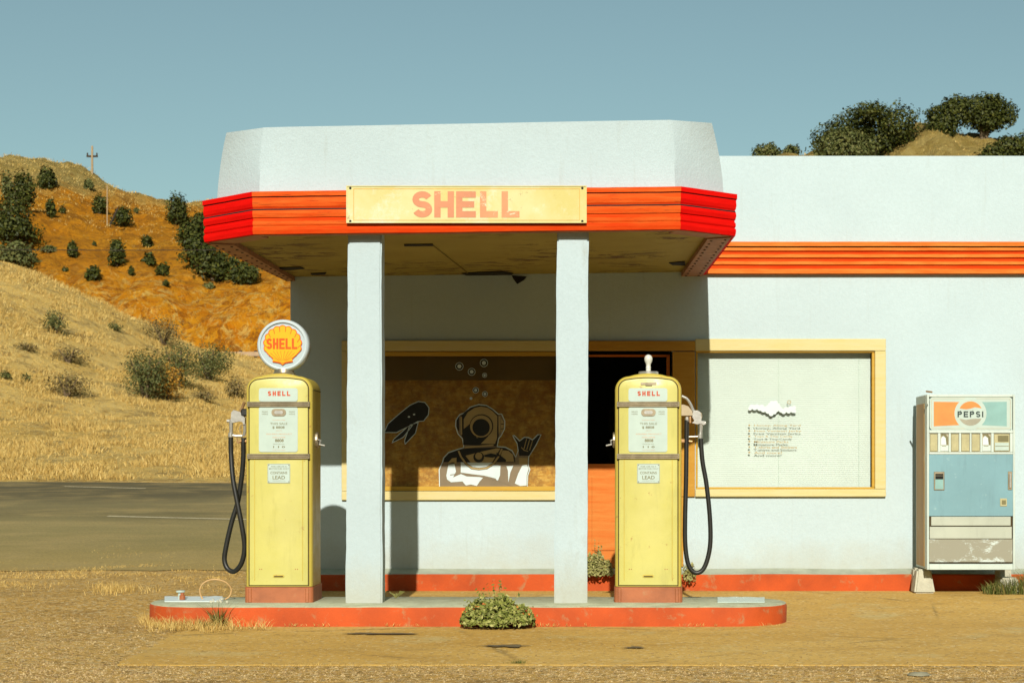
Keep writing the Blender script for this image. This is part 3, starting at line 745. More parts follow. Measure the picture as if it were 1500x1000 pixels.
# ------------------------------------------------------------------ building
S = 162.0; YW = YS(S)
bld = thing('gas_station', 'white stucco filling station with red trimmed canopy and two square columns', 'building', (X(862, S), YW, .08))
gx = lambda p: X(p, S); gzp = lambda p: Z(p, S)
ZT = gzp(228.5); XL = gx(425.5); XR = 7.5; ZB = .0; DEP = 7.0
ops = [(gx(508), gx(828), gzp(720), gzp(512)), (gx(846), gx(985), .23, gzp(512)), (gx(1019), gx(1284), gzp(720), gzp(512))]
xs_ = sorted(set([XL, XR]+[o[0] for o in ops]+[o[1] for o in ops])); zs_ = sorted(set([ZB, ZT]+[o[2] for o in ops]+[o[3] for o in ops]))
mb = MB()
for i in range(len(xs_)-1):
    for j in range(len(zs_)-1):
        cx, cz = (xs_[i]+xs_[i+1])/2, (zs_[j]+zs_[j+1])/2
        if any(o[0] < cx < o[1] and o[2] < cz < o[3] for o in ops): continue
        mb.add([(xs_[i], YW, zs_[j]), (xs_[i+1], YW, zs_[j]), (xs_[i+1], YW, zs_[j+1]), (xs_[i], YW, zs_[j+1])], [(0, 1, 2, 3)])
for (a, b, c, d) in ops:
    y1 = YW+.2
    mb.add([(a, YW, c), (b, YW, c), (b, YW, d), (a, YW, d), (a, y1, c), (b, y1, c), (b, y1, d), (a, y1, d)], [(0, 1, 5, 4), (1, 2, 6, 5), (2, 3, 7, 6), (3, 0, 4, 7)])
mb.add([(XL, YW, ZB), (XL, YW+DEP, ZB), (XL, YW+DEP, ZT), (XL, YW, ZT)], [(0, 1, 2, 3)])
mb.add([(XR, YW, ZB), (XR, YW+DEP, ZB), (XR, YW+DEP, ZT), (XR, YW, ZT)], [(3, 2, 1, 0)])
mb.add([(XL, YW+DEP, ZB), (XR, YW+DEP, ZB), (XR, YW+DEP, ZT), (XL, YW+DEP, ZT)], [(3, 2, 1, 0)])
mb.build('wall', M['stucco'], bld)
mb = MB()
mb.add([(XL, YW, ZT), (XR, YW, ZT), (XR, YW+.22, ZT), (XL, YW+.22, ZT), (XL, YW+.22, ZT-.35), (XR, YW+.22, ZT-.35), (XR, YW+DEP, ZT-.35), (XL, YW+DEP, ZT-.35)], [(0, 1, 2, 3), (3, 2, 5, 4), (4, 5, 6, 7)])
mb.build('roof', M['stucco'], bld)
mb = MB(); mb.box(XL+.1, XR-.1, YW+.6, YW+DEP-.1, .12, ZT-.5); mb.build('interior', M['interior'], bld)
# plinth
def strip(mb, x0, x1, prof, mi, n=60, y0=None, wob=.004):      # profile (y offset in front of wall, z)
    for i in range(n):
        a, b = lerp(x0, x1, i/n), lerp(x0, x1, (i+1)/n)
        for (o1, z1), (o2, z2) in zip(prof, prof[1:]):
            f = lambda x, o, z: (x, y0-o+wob*noise.noise(Vector((x*2, z*20, 0))), z+wob*noise.noise(Vector((x*1.5, z*9, 5))))
            mb.add([f(a, o1, z1), f(b, o1, z1), f(b, o2, z2), f(a, o2, z2)], [(0, 1, 2, 3)], mi)
yp = YW
mb = MB(); strip(mb, XL-.1, XR, [(.17, .0), (.17, .19), (.16, .2)], 0, 80, yp)
mb.build('plinth', M['red_kerb'], bld)
mb = MB(); strip(mb, XL-.1, XR, [(.16, .2), (.07, .22), (-.0, .242)], 0, 80, yp, .006)
mb.build('plinth_ledge', M['ledge'], bld)
# trim on the right wing
PROF = [(.045, .0), (.055, .004, 'o'), (.06, .045, 'o'), (.045, .050, 'r'), (.040, .078, 'r'), (.058, .084, 'o'), (.058, .112, 'o'), (.04, .118, 'r'), (.036, .142, 'r'),
        (.056, .148, 'o'), (.056, .176, 'o'), (.04, .182, 'r'), (.036, .204, 'r'), (.056, .21, 'o'), (.056, .236, 'o'), (.02, .240, 'd'), (.02, .246, 'd'), (.064, .248, 'o'), (.064, .288, 'o'), (.0, .290, 'o')]
x0 = gx(1015); zb_ = gzp(402); mb = MB(); nseg = 70; slotm = {'o': 0, 'r': 1, 'd': 2}
for i in range(nseg):
    a, b = lerp(x0, XR, i/nseg), lerp(x0, XR, (i+1)/nseg)
    for p, q_ in zip(PROF, PROF[1:]):
        f = lambda x, o, z: (x, YW-o, zb_+z+.004*noise.noise(Vector((x*.8, 0, 3)))+.001*noise.noise(Vector((x*6, z*9, 3))))
        mb.add([f(a, p[0], p[1]), f(b, p[0], p[1]), f(b, q_[0], q_[1]), f(a, q_[0], q_[1])], [(0, 1, 2, 3)], slotm[q_[2]])
mb.add([(x0, YW, zb_), (XR, YW, zb_), (XR, YW-.045, zb_), (x0, YW-.045, zb_)], [(0, 1, 2, 3)], 1)
mb.build('fascia_trim', [M['orange_wood'], M['red_wood'], M['dark']], bld)

# canopy ------------------------------------------------------
def tilt(x): return .012*(x+.9)
def outw(px, s): return (X(px, s), YS(s))
plan = [(gx(420)-.0, YW), outw(306, 194), outw(374, 199.7), outw(994, 199.7), outw(1071, 194), (gx(1028), YW)]
def offs(poly, o):
    res = []; n = len(poly); V = [Vector(p) for p in poly]
    for i in range(n):
        d1 = (V[i]-V[i-1]).normalized() if i > 0 else (V[1]-V[0]).normalized()
        d2 = (V[i+1]-V[i]).normalized() if i < n-1 else d1
        n1 = Vector((d1.y, -d1.x)); n2 = Vector((d2.y, -d2.x)); m = (n1+n2).normalized()
        q = V[i]+m*(o/max(.4, m.dot(n1)))
        res.append((q.x, q.y))
    return res
# walk goes left wall -> front -> right wall, outward normal is on the right-hand side (-y)
FZ = 2.872
FP = [(.0, .0, 'r'), (.03, .0, 'r'), (.036, .03, 'r'), (.034, .05, 'r'), (.026, .056, 'o'), (.034, .07, 'o'), (.033, .094, 'o'), (.026, .100, 'r'), (.024, .119, 'r'),
      (.022, .1205, 'd'), (.032, .122, 'o'), (.038, .15, 'o'), (.034, .174, 'o'), (.028, .186, 'd'), (.027, .188, 'r'), (.034, .20, 'r'), (.039, .225, 'o'), (.036, .266, 'o'), (.032, .270, 'd'), (.032, .2725, 'd'),
      (.044, .275, 'o'), (.044, .31, 'o'), (.0, .314, 'o')]
M['front_orange'] = painted('front_orange_boards', (.80, .08, .006), (.80, .145, .02), sp=.57)
def fascia_seg(i0, i1, mats, name, nn=24):
    mb = MB()
    for p, q_ in zip(FP, FP[1:]):
        A = offs(plan, p[0]); B = offs(plan, q_[0])
        for k in range(nn):
            t0, t1 = k/nn, (k+1)/nn
            def pt(Q, t, z):
                x = lerp(Q[i0][0], Q[i1][0], t); y = lerp(Q[i0][1], Q[i1][1], t)
                w_ = noise.noise(Vector((x*1.3, z*4, 8)))*.0035+noise.noise(Vector((x*9, y*9+z*30, 8)))*.0015
                return (x, y+w_, FZ+z+tilt(x)+w_)
            mb.add([pt(A, t0, p[1]), pt(A, t1, p[1]), pt(B, t1, q_[1]), pt(B, t0, q_[1])], [(0, 1, 2, 3)], slotm[q_[2]])
    return mb.build(name, mats, bld)
fascia_seg(2, 3, [M['front_orange'], M['red_wood'], M['dark']], 'fascia', 60)['label'] = 'front fascia of sun faded orange boards'
for (a, b, lb) in ((1, 2, 'deep red left corner fascia'), (3, 4, 'deep red right corner fascia'), (0, 1, 'deep red left side fascia'), (4, 5, 'deep red right side fascia')):
    fascia_seg(a, b, [M['deep_red'], M['deep_red'], M['dark']], 'fascia', 20)['label'] = lb
# parapet above the fascia: 4 level loft, leaning in toward the top
pb = offs(plan, -.055)
ptop = [(pb[0][0]+.10, YW), (X(331, 197.2), YS(197)), (X(388, 199.4), YS(199.4)), (X(981, 199.4), YS(199.4)), (X(1043, 197.2), YS(197)), (pb[5][0]-.10, YW)]
z0p, z1p = FZ+.31, Z(181, 199.4)
lev = []; NL = 7
def sub(poly):
    out = []
    for a, b in zip(poly, poly[1:]):
        m = 16
        for k in range(m): out.append((lerp(a[0], b[0], k/m), lerp(a[1], b[1], k/m)))
    out.append(poly[-1]); return out
for l in range(NL+1):
    t = l/NL; u = t*t*.75+.25*t
    poly = sub([(lerp(a[0], b[0], u), lerp(a[1], b[1], u)) for a, b in zip(pb, ptop)])
    z = lerp(z0p, z1p, t)
    lev.append([(x+.004*noise.noise(Vector((x*2, y, z*3))), y+.006*noise.noise(Vector((x*1.5, z*2, 4))), z+tilt(x)*(1+.6*t)+(.006*noise.noise(Vector((x*1.2, 3, 3))) if l == NL else 0)) for x, y in poly])
m = len(lev[0]); mb = MB(); mb.add([v for l in lev for v in l], [(l*m+i, l*m+i+1, (l+1)*m+i+1, (l+1)*m+i) for l in range(NL) for i in range(m-1)])
top = lev[-1]; inn = [(x*1.0+(-.12 if x > -.9 else .12), min(YW, y+.14), z+.004) for x, y, z in top]
mb.add(top+inn, [(i, i+1, m+i+1, m+i) for i in range(m-1)])
mb.add([(x, y, z) for x, y, z in inn]+[(x, y, z-.3) for x, y, z in inn], [(i, i+1, m+i+1, m+i) for i in range(m-1)])
mb.add([(x, y, z-.3) for x, y, z in inn], [tuple(range(m))])
mb.add([(x, y, z) for x, y, z in lev[0]], [tuple(range(m))[::-1]])
par = mb.build('parapet', M['stucco'], bld, smooth=True); par['label'] = 'white battered stucco parapet on top of the canopy'
# little cap over the fascia top
A = offs(plan, .0); B = pb; mb = MB()
for i in range(5): mb.add([(A[i][0], A[i][1], FZ+.312+tilt(A[i][0])), (A[i+1][0], A[i+1][1], FZ+.312+tilt(A[i+1][0])), (B[i+1][0], B[i+1][1], FZ+.316+tilt(B[i+1][0])), (B[i][0], B[i][1], FZ+.316+tilt(B[i][0]))], [(0, 1, 2, 3)])
mb.build('fascia_cap', M['deep_red'], bld)
# soffit and riveted edge strip
inner = offs(plan, -.17); inner[0] = (gx(432), YW); inner[5] = (gx(998), YW)
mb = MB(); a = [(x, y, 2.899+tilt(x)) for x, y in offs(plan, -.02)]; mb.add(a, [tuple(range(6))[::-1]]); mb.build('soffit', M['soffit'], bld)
mb = MB()
A = offs(plan, 0)
for i in range(5):
    wi = 0 if i != 2 else 0
    p = [A[i], A[i+1], inner[i+1], inner[i]]
    if i == 2:
        C = offs(plan, -.07); p = [A[2], A[3], C[3], C[2]]
    zz = 2.859 if i in (0, 4) else 2.869
    vs_ = [(x, y, zz+tilt(x)) for x, y in p]+[(x, y, 2.898+tilt(x)) for x, y in p]
    mb.add(vs_, [(0, 3, 2, 1), (0, 1, 5, 4), (2, 3, 7, 6), (1, 2, 6, 5), (3, 0, 4, 7)])
SE = mb
def rivet_row(i0, i1, k, n):
    mb = SE
    for u in range(n):
        t = (u+.5)/n; x = lerp(lerp(A[i0][0], inner[i0][0], k), lerp(A[i1][0], inner[i1][0], k), t); y = lerp(lerp(A[i0][1], inner[i0][1], k), lerp(A[i1][1], inner[i1][1], k), t)
        mb.lathe([(0, -.004), (.009, -.003), (.012, .001)], (x, y, 2.856+tilt(x)), 'Z', 6, 1)
for (a, b) in ((4, 5), (0, 1)):
    for k in (.2, .8): rivet_row(a, b, k, 14)
SE.build('soffit_edge', [M['soffit_red'], M['dark']], bld)
# torn hole, seams and vent in the soffit
def sof(px, py): s = (690-py)/(2.895-EZ); return (X(px, s), YS(s))
def sofpoly(pts, name, mat, z=2.892):
    mb = MB(); q = [sof(*p) for p in pts]; n = len(q)
    mb.add([(x, y, z+tilt(x)) for x, y in q]+[(x, y, z+.006+tilt(x)) for x, y in q], [tuple(range(n)), tuple(range(n, 2*n))[::-1]]+[(i, (i+1) % n, (i+1) % n+n, i+n) for i in range(n)])
    return mb.build(name, mat, bld)
sofpoly([(676, 399.5), (700, 398), (735, 397.5), (752, 400.5), (748, 403.8), (722, 402.5), (700, 403.2), (684, 402.6)], 'soffit_tear', M['dark'], 2.890)
mb = MB(); mb.prism([(gx(750), gzp(404)), (gx(772), gzp(406)), (gx(768), gzp(411)), (gx(758), gzp(417)), (gx(752), gzp(409))], YW-.06, YW-.05); mb.build('torn_flap', M['dark'], bld)
sofpoly([(592, 356.5), (634, 356.5), (635, 359), (592, 359)], 'vent_slot', M['dark'], 2.891)
sofpoly([(634.5, 359), (635.5, 359), (685.5, 399), (684, 399)], 'soffit_seam', simple('soffit_joint', (.25, .19, .04), .9, .1, 5, 0), 2.891)
sofpoly([(410, 388), (440, 387.5), (446, 390), (425, 392), (408, 391)], 'soffit_tear', M['dark'], 2.891)
sofpoly([(980, 388), (1003, 386), (1004, 392), (985, 391)], 'soffit_tear', M['dark'], 2.891)
sofpoly([(455, 397), (478, 396), (476, 398.5), (457, 399)], 'soffit_tear', M['dark'], 2.891)
# columns
def column(pa, pb_, ta, tb_):
    s = 198.6; y0 = YS(s); bm = bmesh.new(); bmesh.ops.create_cube(bm, size=1)
    xa, xb, xc, xd = X(pa, s), X(pb_, s), X(ta, s), X(tb_, s); zt = 2.897; zb = .149
    for v in bm.verts:
        topv = v.co.z > 0; L0, R0_ = (xc, xd) if topv else (xa, xb)
        v.co = Vector((L0 if v.co.x < 0 else R0_, y0 if v.co.y < 0 else y0+.19, zt if topv else zb))
    bmesh.ops.bevel(bm, geom=[e for e in bm.edges if abs(e.verts[0].co.z-e.verts[1].co.z) > 1], offset=.012, segments=2, affect='EDGES')
    bmesh.ops.bisect_plane  # noqa
    for i in range(1, 40):
        z = lerp(zb, zt, i/40); bmesh.ops.bisect_plane(bm, geom=bm.verts[:]+bm.edges[:]+bm.faces[:], plane_co=(0, 0, z), plane_no=(0, 0, 1))
    for v in bm.verts:
        k = noise.noise(v.co*3)*.004+noise.noise(v.co*14)*.003
        v.co.x += k; v.co.y += noise.noise(v.co*2.3+Vector((9, 0, 0)))*.004
    mb = MB(); mb.from_bm(bm); return mb.build('column', M['column'], bld, smooth=True)
column(506, 560, 509.5, 558.5); column(811.5, 860, 816, 862)
# windows and door ------------------------------------------------------
def framebox(mb, px0, px1, py0, py1, f, b, mi=0, bev=.004): mb.box(gx(px0), gx(px1), YW-f, YW+b, gzp(py1), gzp(py0), bev, mi)
win1 = MB(); framebox(win1, 501, 831, 499, 514, .03, .0); framebox(win1, 501, 831, 719, 732, .03, 0)
framebox(win1, 501, 512, 514.2, 718.8, .03, 0); framebox(win1, 823, 831, 514.2, 718.8, .03, 0)
w1 = win1.build('window', M['frame'], bld); w1['label'] = 'large window boarded with strand board behind the columns'
mb = MB(); framebox(mb, 512, 823, 515, 521, .012, .03); framebox(mb, 512, 823, 712, 718.5, .012, .03); framebox(mb, 512, 518, 521.2, 711.8, .012, .03); framebox(mb, 817, 823, 521.2, 711.8, .012, .03)
mb.build('inner_frame', M['frame_in'], w1)
yb = YW+.05
mb = MB(); mb.box(gx(514), gx(821), yb, yb+.012, gzp(716), gzp(556.2)); mb.build('strand_board', M['osb'], w1)
mb = MB(); mb.box(gx(514), gx(821), yb+.004, yb+.016, gzp(556), gzp(516)); mb.build('header_board', M['header'], w1)
yg = YW+.036
mb = MB(); mb.box(gx(516), gx(819), yg, yg+.004, gzp(714), gzp(519)); mb.build('pane', M['glass'], w1)
# decals on the pane, coordinates traced in a 0.145 px grid
def dc(x, y): return (gx(640+x*.14506), gzp(580+y*.145))
yd = yg-.0015
def dpoly(mb, pts, lay, mi): mb.flat([dc(*p) for p in pts], yd-.0006*lay, mi)
def dline(mb, pts, wpx, lay, mi, closed=False): mb.ribbon([dc(*p) for p in pts], wpx*.145/S, yd-.0006*lay, mi, closed)
def dcirc(mb, cx, cy, r, lay, mi): mb.flat([dc(cx+r*math.cos(2*math.pi*k/32), cy+r*math.sin(2*math.pi*k/32)) for k in range(32)], yd-.0006*lay, mi)
mb = MB()   # 0 light, 1 charcoal, 2 black, 3 tan
body = [(15, 740), (50, 660), (60, 620), (110, 565), (210, 530), (265, 515), (250, 430), (205, 380), (180, 300), (185, 240), (225, 180), (270, 165), (330, 105), (420, 78), (500, 88), (560, 125), (620, 175), (655, 175), (688, 250), (685, 330),
        (650, 400), (625, 430), (610, 505), (690, 510), (760, 545), (795, 610), (815, 545), (805, 480), (770, 420), (760, 395), (780, 390), (835, 445), (880, 408), (925, 412), (965, 435), (1015, 383), (1055, 385), (1000, 500), (930, 610), (925, 700), (942, 740), (920, 800), (915, 925),
        (690, 925), (660, 965), (600, 968), (520, 930), (430, 935), (300, 975), (150, 950), (20, 938)]
dpoly(mb, body, 1, 0)
def shrink(pts, k, cx=480, cy=560):
    out = []; n = len(pts)
    for i in range(n):
        a = Vector(pts[i-1]); b = Vector(pts[i]); c = Vector(pts[(i+1) % n]); t = (c-a).normalized(); nn = Vector((-t.y, t.x)); out.append(tuple(b+nn*k))
    return out
dpoly(mb, shrink(body, 9), 2, 1)
dpoly(mb, [(62, 665), (75, 620), (120, 575), (215, 540), (300, 525), (600, 515), (690, 522), (750, 560), (785, 620), (790, 665)], 3, 2)
# helmet
dpoly(mb, [(262, 490), (262, 430), (240, 380), (235, 200), (300, 140), (360, 105), (430, 90), (500, 98), (560, 135), (615, 190), (622, 400), (600, 505)], 3, 2)
dpoly(mb, [(268, 330), (268, 230), (310, 160), (380, 115), (440, 102), (510, 115), (560, 150), (608, 200), (605, 420), (585, 480), (440, 480), (520, 400), (400, 420), (330, 280)], 4, 3)
dpoly(mb, [(268, 330), (340, 270), (400, 420), (500, 410), (440, 480), (270, 485)], 5, 2)
dcirc(mb, 447, 300, 120, 6, 2); dcirc(mb, 444, 303, 112, 7, 3); dcirc(mb, 444, 315, 88, 8, 2)
dpoly(mb, [(236, 205), (250, 205), (252, 390), (238, 385)], 5, 3); dpoly(mb, [(196, 240), (220, 200), (222, 360), (200, 320)], 5, 2)
dpoly(mb, [(622, 200), (640, 205), (638, 350), (622, 380)], 5, 3); dpoly(mb, [(645, 225), (672, 260), (672, 320), (645, 380)], 5, 3)
dline(mb, [(645, 280), (672, 280)], 8, 6, 2); dline(mb, [(645, 330), (672, 325)], 8, 6, 2)
dline(mb, [(280, 515), (420, 505), (570, 492)], 16, 6, 3)
# collar
dpoly(mb, [(285, 600), (440, 560), (600, 525), (640, 525), (560, 660), (430, 700), (340, 670)], 4, 3)
dpoly(mb, [(330, 670), (570, 670), (500, 720), (400, 725)], 5, 0)
dline(mb, [(215, 550), (240, 610), (290, 680), (350, 725), (420, 735), (500, 725), (570, 680), (620, 610), (655, 530)], 26, 6, 2)
dline(mb, [(215, 550), (240, 610), (290, 680), (350, 725), (420, 735), (500, 725), (570, 680), (620, 610), (655, 530)], 18, 7, 3)
dcirc(mb, 420, 615, 54, 8, 2); dcirc(mb, 420, 603, 36, 9, 3)
dpoly(mb, [(470, 595), (545, 575), (640, 600), (560, 620), (480, 612)], 8, 2); dline(mb, [(600, 575), (690, 645), (680, 665)], 14, 8, 2)
dpoly(mb, [(660, 545), (720, 550), (765, 590), (778, 660), (700, 660), (640, 610)], 4, 3)
dpoly(mb, [(110, 670), (150, 625), (195, 620), (195, 680), (110, 690)], 4, 3)
# shirt lights
dpoly(mb, [(115, 680), (170, 665), (190, 760), (160, 820), (240, 785), (300, 810), (420, 815), (470, 815), (430, 860), (400, 905), (340, 890), (290, 900), (255, 860), (140, 868), (100, 840), (92, 800)], 4, 0)
dpoly(mb, [(238, 665), (640, 700), (635, 800), (610, 860), (590, 830), (470, 800), (380, 790), (238, 770)], 4, 0)
dpoly(mb, [(700, 705), (770, 700), (740, 770), (720, 870), (715, 750)], 4, 0)
dpoly(mb, [(860, 700), (905, 690), (925, 730), (905, 800), (905, 900), (840, 905), (785, 880), (820, 780)], 4, 0)
dline(mb, [(130, 795), (240, 780), (380, 800), (600, 850), (760, 905)], 8, 6, 1); dline(mb, [(600, 950), (640, 915), (670, 950)], 7, 6, 0)
# hand making the sign
dpoly(mb, [(775, 402), (830, 460), (885, 420), (925, 425), (960, 450), (1020, 395), (1045, 395), (990, 500), (930, 600), (830, 600), (822, 545), (812, 475)], 4, 2)
for k in range(3): dline(mb, [(905+k*30, 430+k*8), (878+k*28, 530+k*8)], 8, 6, 3)
dline(mb, [(850, 515), (880, 545), (920, 555)], 8, 6, 3)
dpoly(mb, [(825, 620), (915, 625), (912, 690), (830, 690)], 4, 3)
d1 = mb.build('diver_decal', [M['decal_light'], M['decal_dark'], M['decal_black'], M['tan_print']], w1); d1['label'] = 'drawing of a helmeted diver raising one hand, stuck on the pane'
for (px, py, r) in ((672.5, 536, 6), (690.5, 544, 5.6), (708.5, 531, 6), (709.5, 549, 3.6), (696.5, 571, 4.6), (710, 576.5, 4.2), (689.5, 583, 2)):
    mb = MB(); c0 = (gx(px), gzp(py)); mb.flat(circ(c0[0], c0[1], r/S, 20), yd-.0006, 0); mb.flat(circ(c0[0], c0[1], (r-.9)/S, 20), yd-.0012, 1); mb.flat(circ(c0[0], c0[1], (r*.5)/S, 16), yd-.0018, 0)
    mb.build('bubble_decal', [M['decal_light'], M['decal_black']], w1)
mb = MB()
sq = [(562, 633), (568, 620), (585, 605), (600, 593), (612, 587.5), (622, 589), (628, 597), (627, 607), (620, 616), (611, 617), (596, 625), (580, 633)]
tn = [[(600, 622), (612, 618), (608, 634), (593, 650), (592, 645)], [(596, 625), (604, 622), (590, 640), (574, 648), (576, 643)]]
for pl_ in [sq]+tn:
    mb.flat([(gx(a), gzp(b)) for a, b in pl_], yd-.0012, 1); mb.ribbon([(gx(a), gzp(b)) for a, b in pl_], 1.0/S, yd-.0018, 0, True)
for (a, b) in ((598.5, 610), (606, 606.5)): mb.flat(circ(gx(a), gzp(b), 1.8/S, 8, 1.2/S), yd-.0024, 0)
mb.build('squid_decal', [M['decal_light'], M['decal_black']], w1)
# door
dr = MB(); ydr = YW+.10
dx0, dx1 = gx(849), gx(982)
zs1 = gzp(679); zs2 = gzp(518)
dr.box(dx0, dx1, ydr, ydr+.045, .24, zs1, .003)
dr.box(dx0, dx0+.03, ydr, ydr+.045, zs1, zs2, .003); dr.box(dx1-.03, dx1, ydr, ydr+.045, zs1, zs2, .003); dr.box(dx0+.03, dx1-.03, ydr, ydr+.045, zs2-.02, zs2, .003)
d0 = dr.build('door', M['door_red'], bld); d0['label'] = 'orange red door with dark glass upper half'
mb = MB(); mb.box(dx0+.11, dx1-.11, ydr-.008, ydr, .40, zs1-.12, .004); mb.build('door_panel', M['door_red'], d0)
mb = MB(); mb.box(dx0+.031, dx1-.031, ydr+.008, ydr+.014, zs1+.002, zs2-.021); mb.build('pane', M['door_glass'], d0)
mb = MB(); mb.lathe([(0, -.06), (.022, -.055), (.028, -.04), (.012, -.025), (.012, 0)], (dx0+.038, ydr, 1.0), 'Y', 14); mb.build('door_knob', M['brass'], d0)
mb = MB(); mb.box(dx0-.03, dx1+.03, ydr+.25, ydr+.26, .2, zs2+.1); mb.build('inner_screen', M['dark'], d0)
mb = MB(); framebox(mb, 831.3, 1018, 499.3, 513.8, .03, .0); framebox(mb, 831.3, 846, 514.2, 832, .028, .1); framebox(mb, 985, 1017.8, 515, 727, .026, .1)
mb.box(gx(985), gx(1001), YW-.02, YW+.1, .26, gzp(727.2), .004)
mb.build('door_frame', M['post'], bld)
mb = MB(); mb.box(gx(846.5), gx(984.5), YW-.05, YW+.2, .2, .235, .006); mb.build('doorstep', M['ledge'], bld)
# right window
mb = MB(); framebox(mb, 1018.3, 1297, 496.5, 514, .03, 0); framebox(mb, 1018.3, 1297, 716, 727, .034, 0); framebox(mb, 1281, 1297, 514.3, 715.7, .03, 0)
w2 = mb.build('window', M['frame'], bld); w2['label'] = 'right window with yellow frame and closed white blinds'
mb = MB(); framebox(mb, 1019, 1281, 511, 516.5, .012, .03); framebox(mb, 1019, 1281, 713, 716, .012, .03); framebox(mb, 1277, 1281, 516.7, 712.8, .012, .03); framebox(mb, 1019, 1022, 516.7, 712.8, .012, .03)
mb.build('inner_frame', M['frame_in'], w2)
mb = MB(); mb.box(gx(1020), gx(1279), yg, yg+.004, gzp(715), gzp(513)); mb.build('pane', M['glass'], w2)
mb = MB(); zt_, zb2 = gzp(516), gzp(714); nsl = 69; x0, x1 = gx(1022), gx(1277); ybn = YW+.078; ph = (zt_-zb2)/nsl
for i in range(nsl):
    z = zb2+i*ph; sag = .0015*math.sin(i*1.7)
    mb.add([(x0, ybn-.0016, z), (x1, ybn-.0016, z), (x1, ybn-.0016, z+ph*.6), (x0, ybn-.0016, z+ph*.6), (x1, ybn+.0012, z+ph), (x0, ybn+.0012, z+ph)], [(0, 1, 2, 3), (3, 2, 4, 5)])
mb.build('blind', M['blind'], w2, kind='stuff') if False else mb.build('blind', M['blind'], w2)
mb = MB()
for px in (1142, 1260): mb.box(gx(px)-.0015, gx(px)+.0015, ybn-.008, ybn-.006, zb2, zt_)
mb.build('blind_cord', M['plate'], w2)
def lg(x, y): return (gx(1085+x*100/952), gzp(575+y*105/1000))
mb = MB()
LY = 0
for (qx, qz, qr) in ((135, 220, 26), (160, 190, 34), (200, 205, 38), (235, 190, 34), (270, 215, 36), (300, 195, 34), (320, 235, 36), (355, 225, 40), (385, 255, 36), (395, 205, 42), (420, 170, 36), (440, 140, 30), (430, 290, 34), (450, 240, 44), (470, 190, 40), (490, 135, 32), (500, 225, 44), (520, 175, 34), (540, 215, 36), (475, 270, 30), (570, 240, 34), (605, 260, 34), (640, 235, 36), (675, 255, 32), (700, 215, 34), (735, 245, 34), (750, 205, 28), (755, 255, 26)):
    LY += .00012; mb.flat(circ(*lg(qx, qz), qr/9.52/S, 12), yd-.001-LY, 1)
mb.ribbon([(gx(1156.7)+3/S*.8*math.cos(k*.52), gzp(588.5)+3/S*.8*math.sin(k*.52)) for k in range(12)], .9/S, yd-.0006, 0, True)
for i, (tx, xe) in enumerate((('Honey, Along Yard', 835), ('Free Venison Jerky', 850), ('Toys & Tiny Candy', 725), ('Miniature Packs', 665), ('T-shirts and Stickers', 785), ('And more!', 575))):
    yy = [452, 530, 605, 678, 754, 830][i]; a = lg(185, yy+17); b = lg(xe, yy-19)
    text(mb, tx, a[0]+.004, b[0]+.004, a[1]-.004, b[1]-.004, yd-.0012, .012, 0)
    c0 = lg(125, yy); st = []
    for k in range(10): r_ = 2.2/S if k % 2 == 0 else 1.0/S; st.append((c0[0]+r_*math.sin(k*.628), c0[1]+r_*math.cos(k*.628)))
    mb.flat(st, yd-.0006, 0)
mb.build('window_lettering', [M['tan_print'], M['white_print']], w2)

# ------------------------------------------------------------------ canopy sign
SS = 200.8; ysg = YS(199.7)-.062
sx0, sx1, sz0, sz1 = X(507.5, SS), X(859, SS), Z(326.5, SS), Z(272, SS)
sg = thing('canopy_sign', 'weathered yellow metal sign with faded red lettering on the canopy front', 'sign', ((sx0+sx1)/2, ysg, sz0))
mb = MB(); mb.box(sx0, sx1, ysg, ysg+.018, sz0, sz1, .003); mb.build('sign_panel', M['sign'], sg)
mb = MB(); mb.box(sx0-.002, sx1+.002, ysg-.004, ysg, sz0, sz0+.006); mb.box(sx0-.002, sx1+.002, ysg-.004, ysg, sz1-.006, sz1); mb.box(sx0-.002, sx0+.005, ysg-.004, ysg, sz0+.006, sz1-.006); mb.box(sx1-.005, sx1+.002, ysg-.004, ysg, sz0+.006, sz1-.006)
mb.build('rim', M['sign'], sg)
mb = MB(); bx0, bx1, bz0, bz1 = X(518, SS), X(849, SS), Z(322.5, SS), Z(276.5, SS)
mb.ribbon([(bx0, bz0), (bx1, bz0), (bx1, bz1), (bx0, bz1)], .0045, ysg-.001, 0, True); mb.build('border_line', M['sign_line'], sg)
mb = MB(); block(mb, 'SHE', X(604, SS), X(697, SS), Z(318.5, SS), Z(280, SS), ysg-.0014, .245, .1); mb.build('lettering', M['sign_letter'], sg)
mb = MB(); block(mb, 'LL', X(703, SS), X(761, SS), Z(318.5, SS), Z(280, SS), ysg-.0014, .245, .2); mb.build('lettering', M['sign_letter_worn'], sg)
for px in (513, 853):
    for py in (275.5, 324):
        mb = MB(); mb.lathe([(0, -.006), (.005, -.006), (.0055, -.001), (.009, -.001), (.0095, 0)], (X(px, SS), ysg, Z(py, SS)), 'Y', 12); mb.build('bolt', M['dark'], sg)

